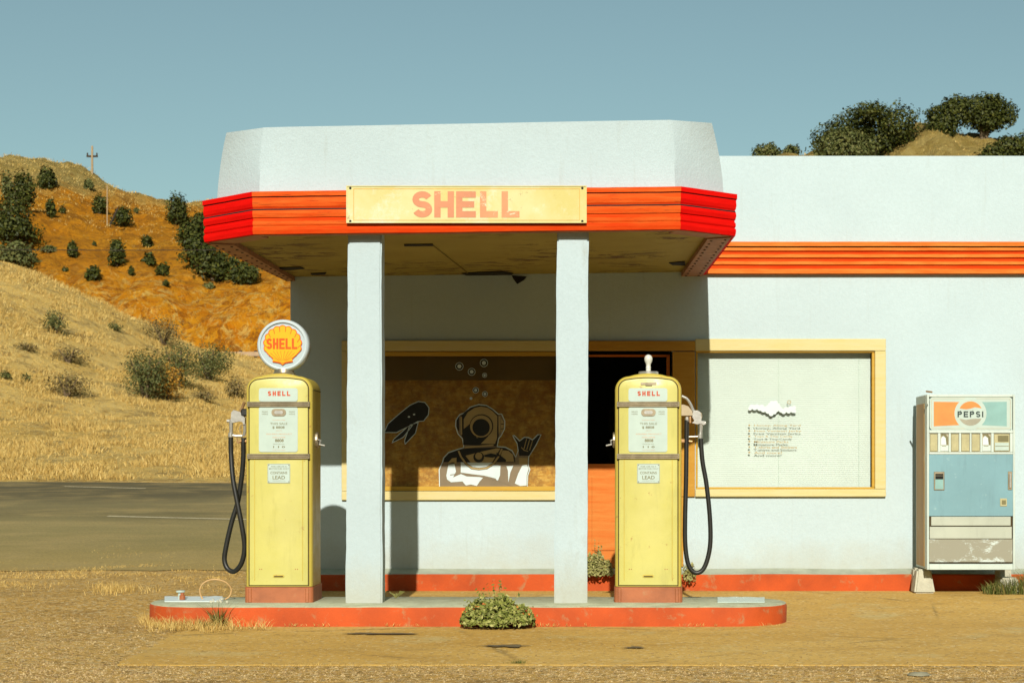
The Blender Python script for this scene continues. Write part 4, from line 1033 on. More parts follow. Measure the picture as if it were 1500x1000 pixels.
# ------------------------------------------------------------------ pumps
def pump_outline(w, z0, z1, r, arch, inset=0, n=8):
    w -= inset; out = [(-w, z0), (w, z0)]
    zc = z1-arch-r-inset*.2
    r2 = r-inset*.6
    for k in range(n+1):
        a = R(90*k/n); out.append((w-r2+r2*math.cos(a), zc+r2*math.sin(a)*1.0))
    m = 8
    for k in range(1, m):
        t = k/m; x = lerp(w-r2, -(w-r2), t); out.append((x, zc+r2+(arch-inset*.8)*math.sin(math.pi*t)**.8))
    for k in range(n+1):
        a = R(90+90*k/n); out.append((-(w-r2)+r2*math.cos(a), zc+r2*math.sin(a)))
    return out
def loft(mb, rings, mi=0, caps=True):      # rings: list of (outline xz, y)
    n = len(rings[0][0]); o = []
    for poly, y in rings: o += [(x, y, z) for x, z in poly]
    fs = [(r*n+i, r*n+(i+1) % n, (r+1)*n+(i+1) % n, (r+1)*n+i) for r in range(len(rings)-1) for i in range(n)]
    if caps: fs += [tuple(range(n))[::-1], tuple(range((len(rings)-1)*n, len(rings)*n))]
    mb.add(o, fs, mi)
def shell_emblem(cx, cz, k, y, t):
    """k = metres per traced unit; traced around (480,500)"""
    def q(x, z): return (cx+(x-478)*k, cz-(z-505)*k)
    lob = []; nl = 11; a0, a1 = 205, -25
    for i in range(nl):
        aa, ab = lerp(a0, a1, i/nl), lerp(a0, a1, (i+1)/nl)
        for j in range(6):
            a = R(lerp(aa, ab, j/6)); r = 292+22*math.sin(math.pi*j/6); lob.append((478+r*1.03*math.cos(a), 490-r*math.sin(a)*1.02))
    low = [(735, 640), (640, 735), (648, 780), (560, 795), (520, 805), (478, 835), (436, 805), (396, 795), (310, 780), (316, 735), (222, 640)]
    out = lob+low
    mb = MB(); mb.flat([q(*p) for p in out], y-.0012, 0); 
    ins = [((x-478)*.955+478, (z-500)*.955+500) for x, z in out]
    mb.flat([q(*p) for p in ins], y-.0022, 1)
    for i in range(1, nl):
        a = R(lerp(a0, a1, i/nl)); ex, ez = 478+285*math.cos(a), 490-285*math.sin(a)
        bx_, bz_ = 478+(i-5.5)*14, 760
        if i not in (0,): mb.ribbon([q(lerp(bx_, ex, .86), lerp(bz_, ez, .86)), q(ex, ez)], 11*k, y-.003)
        x1_ = lerp(bx_, ex, .36); z1_ = max(600, lerp(bz_, ez, .36)); mb.ribbon([q(bx_, bz_), q(lerp(478, x1_, 1.0)+(i-5.5)*20, z1_)], 6*k, y-.003)
    mb.ribbon([q(*p) for p in [(330, 765), (400, 780), (478, 795), (556, 780), (626, 765)]], 10*k, y-.003)
    mb.build('shell_emblem', [M['shell_red'], M['shell_yellow']], t, world=False)
    mb = MB(); a = q(215, 568); b = q(722, 392); block(mb, 'SHELL', a[0], b[0], a[1], b[1], y-.0036, .195, .14); mb.build('lettering', M['shell_red'], t, world=False)
def make_pump(label, loc, rz, globe, side):
    t = thing('gas_pump', label, 'gas pump', loc, rz, 'vintage yellow petrol pumps on the island')
    W = .247; D = .42; H = 1.697; b0 = .116
    B = lambda mb, nm, mt, par=None, **kw: mb.build(nm, M[mt] if isinstance(mt, str) else mt, par or t, world=False, **kw)
    mb = MB(); rings = []
    for (y, ins) in ((0, .03), (.004, .018), (.012, .008), (.026, .001), (.04, 0), (D-.04, 0), (D-.012, .008), (D, .03)): rings.append((pump_outline(W, b0, H, .105, .022, ins), y))
    loft(mb, rings); B(mb, 'casing', 'yellow_edge', smooth=True)
    # cap seam on the sides
    mb = MB()
    for sgn in (-1, 1): mb.box(sgn*W-.0025, sgn*W+.0025, .045, D-.045, 1.571, 1.577)
    B(mb, 'cap_seam', 'seam')
    # door with dark gap
    mb = MB(); po = pump_outline(.221, b0+.008, H-.034, .075, .012); mb.ribbon(po, .0075, -.0008, 0, True); B(mb, 'door_gap', 'seam')
    mb = MB(); rings = [(pump_outline(.2165, b0+.012, H-.038, .07, .012, i), y) for y, i in ((-.001, 0), (-.006, .001), (-.009, .005))]
    loft(mb, rings, 0); dd = B(mb, 'door_panel', 'yellow', smooth=True)
    mb = MB()
    for x in (-.178, .178): mb.box(x-.003, x+.003, -.0115, -.0085, .16, 1.06, .001)
    B(mb, 'pressed_rib', 'yellow_edge', dd)
    mb = MB(); mb.round_rect(-.042, .042, .184, .205, .01, -.013, -.0085); B(mb, 'slot', 'yellow_edge', dd)
    mb = MB(); mb.round_rect(-.034, .034, .188, .196, .004, -.0145, -.0131); B(mb, 'slot_opening', 'seam', dd)
    mb = MB()
    for x in (-.14, -.125, .125, .14): mb.lathe([(0, -.0105), (.004, -.0098)], (x, 0, .245), 'Y', 8)
    B(mb, 'screw', 'rust', dd)
    for z in (1.465, 1.08):
        mb = MB()
        for k in range(3): mb.box(-.226, .226, -.026+.002*(k != 1), -.009, z-.019+k*.013, z-.007+k*.013, .0035)
        for sgn in (-1, 1): mb.box(sgn*.226-.006, sgn*.226+.006, -.022, .008, z-.02, z+.02, .003)
        B(mb, 'trim_band', 'metal')
    mb = MB(); mb.round_rect(-.146, .142, 1.486, 1.585, .018, -.0135, -.0085); n1 = B(mb, 'name_plate', 'plate')
    mb = MB(); block(mb, 'SHELL', -.079, .087, 1.527, 1.563, -.0142, .26, .42); B(mb, 'lettering', 'letter_red', n1)
    mb = MB(); mb.round_rect(-.146, .142, 1.112, 1.446, .018, -.0135, -.0085); n2 = B(mb, 'display', 'plate')
    mb = MB(); mb.prism([(x*1.0, z) for x, z in rrect(-.052, .056, 1.378, 1.432, .026)], -.019, -.0136); B(mb, 'sight_glass', 'metal', n2, smooth=False)
    mb = MB(); mb.prism(rrect(-.03, .034, 1.393, 1.417, .011), -.021, -.0191); B(mb, 'sight_glass_centre', 'chrome', n2)
    mb = MB()
    for (tx, x0, x1, z0, z1, off, mi) in (('COMPUTER', -.045, .05, 1.345, 1.352, 0, 1), ('THIS SALE', -.062, .066, 1.314, 1.33, .004, 0), ('$ 8808', -.045, .045, 1.283, 1.304, .02, 0), ('CENTS', -.02, .025, 1.267, 1.273, 0, 1),
                                       ('INSURED PRODUCT', -.09, .1, 1.240, 1.250, .004, 1), ('GALLONS', -.045, .05, 1.216, 1.226, .004, 1), ('8808', -.026, .038, 1.186, 1.209, .03, 0), ('PRICE PER GAL', -.04, .045, 1.168, 1.174, 0, 0), ('1 1 0', -.04, .048, 1.143, 1.157, .03, 0), ('TAX INCLUDED', -.045, .05, 1.124, 1.130, 0, 1)):
        text(mb, tx, x0, x1, z0, z1, -.0142, off, mi)
    for sx_ in (-1, 1):
        text(mb, 'READ', sx_*.1-.022, sx_*.1+.022, 1.405, 1.415, -.0142, 0, 0); text(mb, 'HERE', sx_*.1-.022, sx_*.1+.022, 1.388, 1.398, -.0142, 0, 0)
    mb.build('lettering', [M['letter_olive'], M['letter_orange']], n2, world=False)
    mb = MB(); mb.round_rect(-.082, .086, .882, 1.026, .006, -.0125, -.0085); n3 = B(mb, 'warning_plate', 'plate')
    mb = MB()
    mb.ribbon([(-.079, .885), (.083, .885), (.083, 1.023), (-.079, 1.023)], .002, -.0131, 0, True)
    text(mb, 'FOR USE AS A', -.055, .06, 1.000, 1.010, -.0131, .004, 0); text(mb, 'MOTOR FUEL ONLY', -.07, .076, .984, .994, -.0131, .004, 0)
    text(mb, 'CONTAINS', -.06, .064, .949, .968, -.0131, .012, 0); text(mb, 'LEAD', -.044, .048, .911, .937, -.0131, .014, 0); text(mb, '(TETRAETHYL)', -.045, .049, .895, .902, -.0131, 0, 0)
    for sx_ in (-.072, .076):
        for sz_ in (.893, 1.015): mb.flat(circ(sx_, sz_, .004, 8), -.0134, 0)
    B(mb, 'lettering', 'letter_olive', n3)
    # base
    mb = MB()
    bp = []
    for (cx_, cy_, a0_) in ((W-.03, .02, -90), (W-.03, D-.02, 0), (-(W-.03), D-.02, 90), (-(W-.03), .02, 180)):
        for k in range(4): a = R(a0_+30*k); bp.append((cx_+.037*math.cos(a), cy_+.03*math.sin(a)))
    mb.slab(bp, -.005, b0-.004); B(mb, 'base', 'rust')
    mb = MB()
    for sgn in (-1, 1): mb.box(sgn*(W-.035)-.014, sgn*(W-.035)+.014, -.016, .0, -.004, b0-.008, .006)
    B(mb, 'base_corner', 'rust')
    # crank opposite the hose
    sd = -side; mb = MB(); mb.lathe([(0, 0), (.04, 0), (.045, .005), (.045, .02)], (0, 0, 0), 'Z', 16)
    mb.v = [(sd*(W+.02-v[2]), D*.42+v[0], 1.205+v[1]*1.3) for v in mb.v]; B(mb, 'crank_plate', 'metal')
    mb = MB(); mb.tube([(sd*(W+.01), D*.42, 1.21), (sd*(W+.035), D*.42-.01, 1.2), (sd*(W+.03), D*.42-.03, 1.17), (sd*(W+.07), D*.42-.03, 1.162)], .007, 8); B(mb, 'crank', 'chrome')
    # top fitting
    if globe:
        mb = MB(); mb.lathe([(.085, -.02), (.085, .012), (.075, .02), (.07, .045), (0, .045)], (0, D*.5, H-.005), 'Z', 28); B(mb, 'globe_collar', 'metal', smooth=True)
        gc = (0, D*.5, H+.012+.205); r = .197
        mb = MB(); prof = [(r-.028, -.062), (r-.02, -.066), (r-.01, -.06), (r-.002, -.04), (r, 0), (r-.002, .04), (r-.01, .06), (r-.02, .066), (r-.028, .062)]
        mb.lathe(prof, gc, 'Y', 56); gl = B(mb, 'globe', 'globe_white', smooth=True)
        mb = MB(); mb.lathe([(0, -.058), (.1, -.057), (r-.03, -.05), (r-.026, -.06)], gc, 'Y', 56); mb.lathe([(0, .058), (.1, .057), (r-.03, .05), (r-.026, .06)], gc, 'Y', 56); B(mb, 'globe_face', 'globe_face', gl, smooth=True)
        shell_emblem(gc[0], gc[2], .197/432, D*.5-.0605, gl)
    else:
        mb = MB(); mb.lathe([(.075, -.01), (.075, .022), (.07, .027), (0, .028)], (0, D*.5, H-.004), 'Z', 24); B(mb, 'globe_collar', 'chrome', smooth=True)
        mb = MB(); mb.lathe([(.018, 0), (.018, .028), (.02, .03), (.016, .045), (.019, .06), (.028, .078), (.031, .095), (.028, .112), (.018, .124), (.006, .129), (0, .13)], (0, D*.5, H+.022), 'Z', 24); B(mb, 'bulb', 'bulb', smooth=True)
        mb = MB(); mb.round_rect(-.056, .062, 1.61, 1.628, .005, -.014, -.0085); mb.box(-.02, .03, -.017, -.009, 1.602, 1.609, .002); B(mb, 'latch', 'metal')
    return t
s1 = 197.6; yf = YS(s1)
pL = make_pump('yellow petrol pump topped by a round white globe with shell emblem', (X(408.5, s1), yf, .151), 0, True, -1)
pR = make_pump('yellow petrol pump topped by a bare bulb, right of the columns', (X(949.5, s1), yf, .151), R(-2.2), False, 1)
SN = 195.5; YN = YS(SN)
def n1(x, y, dy=0): return (X(320+x/12.5, SN), YN+dy, Z(580+y/12.5, SN))
def n2(x, y, dy=0): return (X(990+x/10, SN), YN+dy, Z(560+y/10, SN))
# left nozzle
mb = MB(); mb.prism([(n1(*p)[0], n1(*p)[2]) for p in [(235, 430), (245, 300), (285, 255), (340, 270), (410, 290), (440, 345), (495, 395), (492, 520), (465, 515), (450, 475), (400, 460), (340, 472), (260, 490)][::-1]], YN-.022, YN+.022)
mb.tube([n1(155, 455), n1(240, 455)], [.012, .014], 10); mb.tube([n1(232, 440), n1(232, 690)], [.017, .013], 10); mb.tube([n1(225, 670), n1(225, 745)], .019, 10)
mb.tube([n1(225, 715), n1(320, 728), n1(440, 730)], .011, 8); mb.tube([n1(478, 500), n1(482, 640), n1(465, 730)], .011, 8)
nz1 = mb.build('nozzle', M['chrome'], pL, smooth=True)
mb = MB(); mb.tube(catmull([n1(440, 520), n1(395, 560), n1(395, 640), n1(425, 690)]), .003, 6); mb.build('trigger', M['metal'], nz1)
mb = MB(); mb.tube([n1(400, 290), n1(440, 200), n1(475, 110)], [.013, .011, .012], 8); mb.build('spout', M['brass'], nz1)
mb = MB(); mb.box(n1(420, 0)[0], X(362, s1)+.01, YN-.03, YN+.03, n1(0, 370)[2], n1(0, 230)[2], .01); mb.build('nozzle_boot', M['rubber'], pL)
mb = MB(); mb.tube([n1(380, 825), n1(520, 825)], [.010, .016], 8); mb.tube([n1(345, 765), n1(345, 850)], .005, 6); mb.tube([n1(345, 850), n1(400, 850)], .006, 6); mb.build('hose_bracket', M['brass'], pL)
def hp(l, s=SN): return [(X(p[0], s), YN+(p[2] if len(p) > 2 else 0), Z(p[1], s)) for p in l]
mb = MB(); mb.tube(catmull(hp([(338, 640, 0), (338.5, 665), (342, 700, -.02), (349, 735, -.035), (356, 770, -.04), (359.5, 800, -.03), (355, 823, -.02), (344, 836, 0), (333, 833, .02), (327.5, 820, .03), (330, 800, .03), (338, 765, .03), (347, 735, .03), (353, 700, .02), (356, 670, .01), (356.5, 646, 0)])), .0185, 12)
mb.build('hose', M['rubber'], pL, smooth=True)
mb = MB(); mb.tube([n1(462, 760), n1(462, 850)], .019, 10); mb.build('hose_cap', M['rubber'], pL)
# right nozzle
mb = MB(); mb.prism([(n2(*p)[0], n2(*p)[2]) for p in [(230, 490), (260, 410), (320, 410), (360, 440), (375, 520), (370, 560), (430, 570), (432, 610), (395, 625), (380, 600), (310, 610), (235, 590), (270, 560)][::-1]], YN-.02, YN+.02)
mb.tube([n2(370, 590), n2(365, 700), n2(360, 760)], [.018, .013, .015], 10); mb.tube([n2(355, 755), n2(355, 815)], .017, 10); mb.tube([n2(350, 790), n2(190, 795)], .006, 8)
mb.tube([n2(390, 590), n2(435, 592)], .014, 10)
nz2 = mb.build('nozzle', M['chrome'], pR, smooth=True)
mb = MB(); mb.tube(catmull([n2(330, 420), n2(370, 450), n2(380, 500), n2(365, 550)]), .004, 6); mb.build('trigger', M['metal'], nz2)
mb = MB(); mb.tube(catmull([n2(270, 450), n2(215, 320), n2(160, 240), n2(85, 200)]), .0105, 8); mb.build('spout', M['chrome'], nz2)
mb = MB(); mb.prism([(n2(*p)[0], n2(*p)[2]) for p in [(60, 485), (60, 325), (110, 325), (180, 350), (235, 420), (245, 485)][::-1]], YN-.03, YN+.03); mb.build('nozzle_boot', simple('boot_casting', (.5, .4, .25), .5, .15, 10), pR)
mb = MB(); mb.box(n2(190, 0)[0], n2(228, 0)[0], YN-.02, YN+.02, n2(0, 600)[2], n2(0, 480)[2], .006); mb.box(n2(70, 0)[0], n2(130, 0)[0], YN-.02, YN+.02, n2(0, 880)[2], n2(0, 825)[2], .004); mb.tube([n2(190, 860), n2(240, 865)], .009, 8)
mb.build('hose_bracket', M['brass'], pR)
mb = MB(); mb.tube([n2(163, 500), n2(163, 572)], .0165, 10); mb.build('hose_cap', M['chrome'], pR)
mb = MB(); mb.tube(catmull(hp([(1006, 615), (1005.5, 650), (1005, 700), (1003.5, 760), (1004, 800), (1009, 828), (1020, 838.5), (1032, 830), (1040, 800), (1040, 760), (1035, 710), (1029, 675), (1026.5, 642)])), .0172, 12)
mb.build('hose', M['rubber'], pR, smooth=True)

# ------------------------------------------------------------------ vending machine
SV = 168.8; yv = YS(SV)
vx = lambda p: X(p, SV); vz = lambda p: Z(p, SV)
vm = thing('vending_machine', 'faded white and blue soda vending machine against the white wall', 'vending machine', (vx(1422), yv+.25, .05))
mb = MB(); mb.box(vx(1357.5), vx(1486.5), yv+.03, YW-.12, vz(834), vz(577), .008); mb.build('cabinet', M['v_white'], vm)
mb = MB(); mb.box(vx(1357.5)-.004, vx(1357.5)+.002, yv+.10, YW-.16, vz(830), vz(590), .001); mb.build('side_panel', M['v_side'], vm)
# front door: white frame with recesses
fr = MB()
def fb(a, b, c, d, f=0.0, bk=.029, bev=.003): fr.box(vx(a), vx(b), yv+f, yv+bk, vz(d), vz(c), bev)
fb(1358, 1361, 577.5, 834); fb(1484, 1487, 577.5, 834); fb(1361.2, 1483.8, 577.5, 581); fb(1361.2, 1483.8, 629.5, 634); fb(1361.2, 1483.8, 662, 665); fb(1361.2, 1483.8, 825.5, 834)
for a, b in ((1374, 1377.8), (1390, 1393), (1405, 1408), (1420.8, 1423.2), (1436, 1439), (1452, 1456), (1479.5, 1483.8)): fb(a, b, 634.2, 661.8, .001)
fb(1361.2, 1362, 634.2, 661.8, .001)
fd = fr.build('door_frame', M['v_white'], vm)
mb = MB(); mb.box(vx(1361.5), vx(1483.5), yv+.016, yv+.028, vz(661.8), vz(634.2)); mb.build('recess', simple('recess_grey', (.5, .46, .32), .6, .1, 8), vm)
mb = MB(); mb.round_rect(vx(1362), vx(1483), vz(629.3), vz(581.2), .03, yv+.006, yv+.024); lp = mb.build('logo_panel', M['plate'], vm)
mb = MB(); ringp = rrect(vx(1364.5), vx(1480.5), vz(627.3), vz(583.4), .02)
mb.ribbon(ringp, .008, yv+.0052, 0, True); mb.build('panel_rim', simple('rim_shade', (.55, .56, .44), .5, .1, 8), lp)
cxl, czl = vx(1421.8), vz(605.3); rr_ = 20.5/SV
mb = MB(); n_ = 16
mb.flat([(vx(1368), vz(624))]+[(cxl-(rr_+.012)*math.cos(R(a)), czl+(rr_+.012)*math.sin(R(a))) for a in range(-48, 49, 8)]+[(vx(1368), vz(588))], yv+.005, 0)
mb.flat([(vx(1475), vz(624))]+[(cxl+(rr_+.012)*math.cos(R(a)), czl+(rr_+.012)*math.sin(R(a))) for a in range(-48, 49, 8)]+[(vx(1475), vz(588))], yv+.005, 1)

rl = 17.8/SV; mb.flat(circ(cxl, czl, 23.5/SV, 40), yv+.0046, 2)
upper = [(cxl+rl*math.cos(R(a)), czl+rl*math.sin(R(a))) for a in range(25, 156, 10)]; mb.flat(upper+[(cxl-.04, czl+rl*.34), (cxl, czl+rl*.40), (cxl+.04, czl+rl*.52)], yv+.0040, 0)
lower = [(cxl+rl*math.cos(R(a)), czl+rl*math.sin(R(a))) for a in range(205, 336, 10)]; mb.flat(lower+[(cxl+.04, czl-rl*.42), (cxl, czl-rl*.46), (cxl-.04, czl-rl*.52)], yv+.0040, 3)
mb.build('logo', [M['v_orange'], M['v_blue2'], M['plate'], M['v_greylogo']], lp)
mb = MB(); block(mb, 'PEPSI', vx(1402.8), vx(1440.6), vz(610.8), vz(602), yv+.0034, .22, .35); mb.build('lettering', M['ink'], lp)
for i, (a, b) in enumerate(((1362.3, 1373.8), (1378, 1389.8), (1393.3, 1404.8), (1408.3, 1420.6), (1423.5, 1435.8), (1439.3, 1451.8))):
    mb = MB()
    if i in (1, 5): mb.box(vx(a), vx(b), yv+.009, yv+.015, vz(660.5), vz(652), .001)
    else: mb.box(vx(a)+.003, vx(b)-.003, yv+.007, yv+.015, vz(660.5), vz(635.5), .002)
    bt = mb.build('selection_button', M['v_cream'] if i not in (1, 5) else M['v_white'], vm)
    if i in (1, 5):
        bt['label'] = 'broken selection button showing the white card behind'
        mb = MB(); mb.flat([(vx(a+1), vz(651)), (vx(b-3), vz(651)), (vx(b-4), vz(641)), (vx(a+4), vz(638)), (vx(a+1), vz(642))], yv+.0148); mb.build('card', M['white_print'], bt)
        mb = MB(); mb.flat([(vx(b-3), vz(651)), (vx(b-.5), vz(651)), (vx(b-.5), vz(640)), (vx(b-4), vz(635.6)), (vx(a+1), vz(635.6)), (vx(a+1.5), vz(639)), (vx(a+5), vz(637.5)), (vx(b-4), vz(641))], yv+.0144); mb.box(vx(a+2), vx(b-3.5), yv+.0085, yv+.0095, vz(653.3), vz(652.5)); mb.build('hollow', M['v_cream'] if i == 9 else M['letter_olive'], bt)
mb = MB(); mb.box(vx(1456.5), vx(1479), yv+.006, yv+.015, vz(660.5), vz(635.5), .002); cp = mb.build('coin_panel', M['v_cream'], vm)
mb = MB(); mb.box(vx(1457.5), vx(1478), yv+.003, yv+.0059, vz(659.5), vz(648), .002); mb.build('coin_plate', M['plate'], cp)
mb = MB(); mb.box(vx(1458), vx(1477.5), yv+.002, yv+.0029, vz(653.4), vz(652.6)); mb.box(vx(1462), vx(1477.5), yv+.0045, yv+.0059, vz(646.5), vz(637.5)); mb.build('coin_slot', M['letter_olive'], cp)
mb = MB(); mb.box(vx(1361), vx(1484), yv+.004, yv+.028, vz(755.5), vz(665.2), .002); mb.build('blue_panel', M['v_blue'], vm)
mb = MB(); mb.box(vx(1368), vx(1383.5), yv-.003, yv+.0039, vz(717.5), vz(690.5), .003); cs = mb.build('coin_return', M['metal'], vm)
mb = MB(); mb.box(vx(1369.8), vx(1381.8), yv-.0045, yv-.0031, vz(716), vz(696.5)); mb.build('return_window', M['v_blue2'], cs)
mb = MB(); mb.box(vx(1370), vx(1381.5), yv-.0045, yv-.0031, vz(696), vz(693.5)); mb.box(vx(1370), vx(1381.5), yv-.0065, yv-.0046, vz(701.5), vz(696.6)); mb.build('return_flap', M['dark'], cs)
mb = MB(); mb.box(vx(1476.5), vx(1482.5), yv-.002, yv+.0039, vz(717), vz(690), .002); hn = mb.build('handle', M['metal'], vm)
mb = MB(); mb.box(vx(1478.3), vx(1480.7), yv-.012, yv-.0021, vz(714), vz(693), .002); mb.build('handle_bar', M['chrome'], hn)
mb = MB(); mb.box(vx(1465), vx(1475), yv-.001, yv+.0039, vz(741), vz(729.5), .002); lk = mb.build('lock_plate', M['v_cream'], vm)
mb = MB(); mb.box(vx(1467.5), vx(1473.5), yv-.002, yv-.0011, vz(738.5), vz(732)); mb.build('lock_hole', M['letter_olive'], lk)
M['tray'] = enamel('tray_cream', (.52, .56, .45), chip=(.4, .34, .2)); mb = MB(); mb.box(vx(1364), vx(1480.5), yv-.002, yv+.022, vz(769.5), vz(756.2), .003); mb.box(vx(1362), vx(1482.5), yv+.006, yv+.022, vz(788.5), vz(771), .003); mb.build('delivery_tray', M['tray'], vm)
mb = MB(); mb.box(vx(1361.5), vx(1483.5), yv+.014, yv+.028, vz(824.5), vz(755.8)); mb.build('tray_gap', M['seam'], vm)
mb = MB(); mb.box(vx(1361.2), vx(1483.5), yv+.004, yv+.0139, vz(822.8), vz(789.3), .002); mb.build('kick_plate', M['v_grey'], vm)
mb = MB(); mb.tube([P(1357, 573, 170), P(1365, 574, 171)], .008, 6); mb.build('hinge', M['brass'], vm)
def tapered(cx, y, zb, zt, wb, wt, d, name, lb, cat):
    bm = bmesh.new(); bmesh.ops.create_cube(bm, size=1)
    for v in bm.verts:
        t = v.co.z > 0; ww = wt if t else wb; v.co = Vector((cx+v.co.x*ww, y+v.co.y*(d*(wt/wb if t else 1)), zt if t else zb))
    bmesh.ops.bevel(bm, geom=bm.edges[:], offset=.015, segments=2, affect='EDGES')
    mb = MB(); mb.from_bm(bm); return tag(mb.build(name, M['block'], None, smooth=True), lb, cat)
tapered(vx(1359), yv+.22, .05, vz(835), .185, .12, .2, 'concrete_block', 'pale tapered concrete block propping up the soda machine', 'block')
tapered(vx(1484), yv+.2, .05, vz(847), .17, .15, .2, 'concrete_block', 'pale concrete block half hidden in weeds under the machine right side', 'block')
tapered(vx(1360), YW-.2, .05, vz(835)+.0, .14, .12, .14, 'concrete_block', 'concrete block hidden in shade at the back under the soda machine', 'block')
tapered(vx(1486), YW-.2, .05, vz(835)+.0, .14, .12, .14, 'concrete_block', 'concrete block at the back right in shade under the soda machine', 'block')

# ------------------------------------------------------------------ plants near the station
def mound(loc, wd, ht, dp, lb, leafm, n, size, extra=None):
    t = thing('weed_bush', lb, 'plant', loc, 0, 'weeds around the station'); mb = MB(); rx, ry = wd/2, dp/2
    for _ in range(n):
        u = random.uniform(-1, 1); v = random.uniform(-1, 1)
        if u*u+v*v > 1: continue
        e = max(.05, 1-(u*u+v*v)); hh = ht*(e**.45)*(.82+.3*noise.noise(Vector((u*3, v*3, loc[0]))))
        z = hh*(1-.75*random.random()**1.6); leaf(mb, (u*rx, v*ry, max(.008, z)), Vector((u*.6, v*.6-.45, .7))+rdir()*.7, size*random.uniform(.6, 1.3), .5)
    for k in range(max(6, int(wd*44))):
        a = random.uniform(0, 6.28); r_ = random.uniform(.8, 1.25); e_ = Vector((rx*r_*math.cos(a), ry*r_*math.sin(a), ht*random.uniform(.3, 1.25)*(1.25-.6*abs(math.cos(a)))))
        for q in range(7):
            u = .55+.5*q/7; leaf(mb, (e_.x*u, e_.y*u, max(.01, e_.z*u)), rdir()+Vector((0, -.5, .5)), size*random.uniform(.5, 1.1), .5)
    mb.build('foliage', M[leafm], t, world=False)
    sb = MB()
    for k in range(26):
        a = random.uniform(0, 6.28); r_ = random.uniform(.3, .95); sb.tube([(0, 0, 0), (rx*r_*.5*math.cos(a), ry*r_*.5*math.sin(a), ht*.5), (rx*r_*math.cos(a), ry*r_*math.sin(a), ht*random.uniform(.5, .95)*(1-r_*.4))], [.005, .004, .002], 4)
    sb.build('stem', M['leaf_pale'], t, world=False)
    if extra:
        fb_ = MB()
        for _ in range(extra):
            u = random.uniform(.2, 1)*random.choice((-1, 1, 1)); fb_v = (u*rx*.95, -ry*.5*random.random(), ht*random.uniform(.45, .8)*(1.05-.4*abs(u))); leaf(fb_, fb_v, rdir()+Vector((0, -1, 0)), size*.6, .8)
        fb_.build('flowers', M['flower'], t, world=False)
    return t
mound((X(729, 205), YS(204)-.10, .02), .54, .235, .34, 'round leafy green weed growing against the front of the island kerb', 'leaf_bright', 3600, .034, 40)
mound((X(874, 166), YW-.22, .17), .30, .27, .16, 'pale leafy weed at the foot of the red door', 'leaf_pale', 1500, .034)
mound((X(1012, 167), YW-.23, .12), .12, .26, .1, 'thin pale weed against the wall behind the right hose', 'leaf_pale', 160, .03)
t = thing('seedling', 'broad leafed seedling on the island beside the left column', 'plant', (X(582, 190), YS(191.5), .15)); mb = MB()
for a, l in ((-1.1, .09), (1.0, .09), (-.5, .06), (.5, .06)):
    p0 = Vector((0, 0, 0)); p1 = Vector((math.sin(a)*l*.6, -.02, l*.55)); p2 = Vector((math.sin(a)*l, -.03, l*.6)); sd_ = Vector((-.3*math.cos(a), -.3, 0)).normalized()*.022
    mb.add([p0, p1-sd_, p2, p1+sd_+Vector((0, 0, .012))], [(0, 1, 2, 3)])
mb.build('leaves', M['leaf_pale'], t, world=False)
# weeds under the vending machine right corner
mb = MB()
for _ in range(190):
    px = random.uniform(1444, 1545); y = yv+random.uniform(-.05, .3); x = (px-870)/F*y; h = .08+.1*(px-1440)/60
    blades(mb, x, y, .055, 7, h, .05, .006, .9)
tag(mb.build('weed_clump', M['grass_green'], None), 'green grassy weeds under the right corner of the soda machine', 'weeds')
mb = MB(); blades(mb, X(322, 204), 11.96, .02, 60, .16, .045, .007, 1.0); blades(mb, X(318, 204), 11.9, .02, 60, .06, .12, .006, 1.0)
tag(mb.build('grass_clump', M['grass_green'], None), 'spiky dark green grass clump in front of the left kerb', 'grass')
mb = MB()
for _ in range(300):
    px = random.triangular(205, 400, 250); y = random.triangular(11.45, 12.05, 11.95); x = (px-870)/F*y
    blades(mb, x, y, .015, 3, .05+.04*random.random(), .04, .004, 1.4)
for _ in range(120):
    a = R(random.uniform(120, 270)); x = xl+R0+(R0+.04)*math.cos(a); y = yc+(R0+.04)*math.sin(a); blades(mb, x, y, .0, 4, .07, .03, .004, 1.1)
for _ in range(140):
    px = random.uniform(380, 1150); y = 12.0; x = (px-870)/F*y
    if noise.noise(Vector((x*1.7, 0, 12))) > .05: blades(mb, x, y, .015, 3, .022, .05, .004, 1.5)
mb.build('straw_tufts', M['grass_dry'], kind='stuff', label='low dry straw along the foot of the island kerb')
mb = MB()
for _ in range(1900):
    px = random.uniform(-10, 345); yy = 843+12*math.sin(px*.02+1)+random.gauss(0, 9); y = EZ*F/(yy-690); x = (px-870)/F*y
    if noise.noise(Vector((x*1.3, y*1.3, 2))) < -.02: continue
    blades(mb, x, y, gz(y), 3, .026, .10, .005, 1.8)
for _ in range(160):
    px = random.gauss(172, 18); yy = random.gauss(872, 3); y = EZ*F/(yy-690); x = (px-870)/F*y; blades(mb, x, y, gz(y), 3, .07, .06, .005, 1.2)
mb.build('roadside_straw', M['grass_dry'], kind='stuff', label='thin dry straw along the near road edge at left')

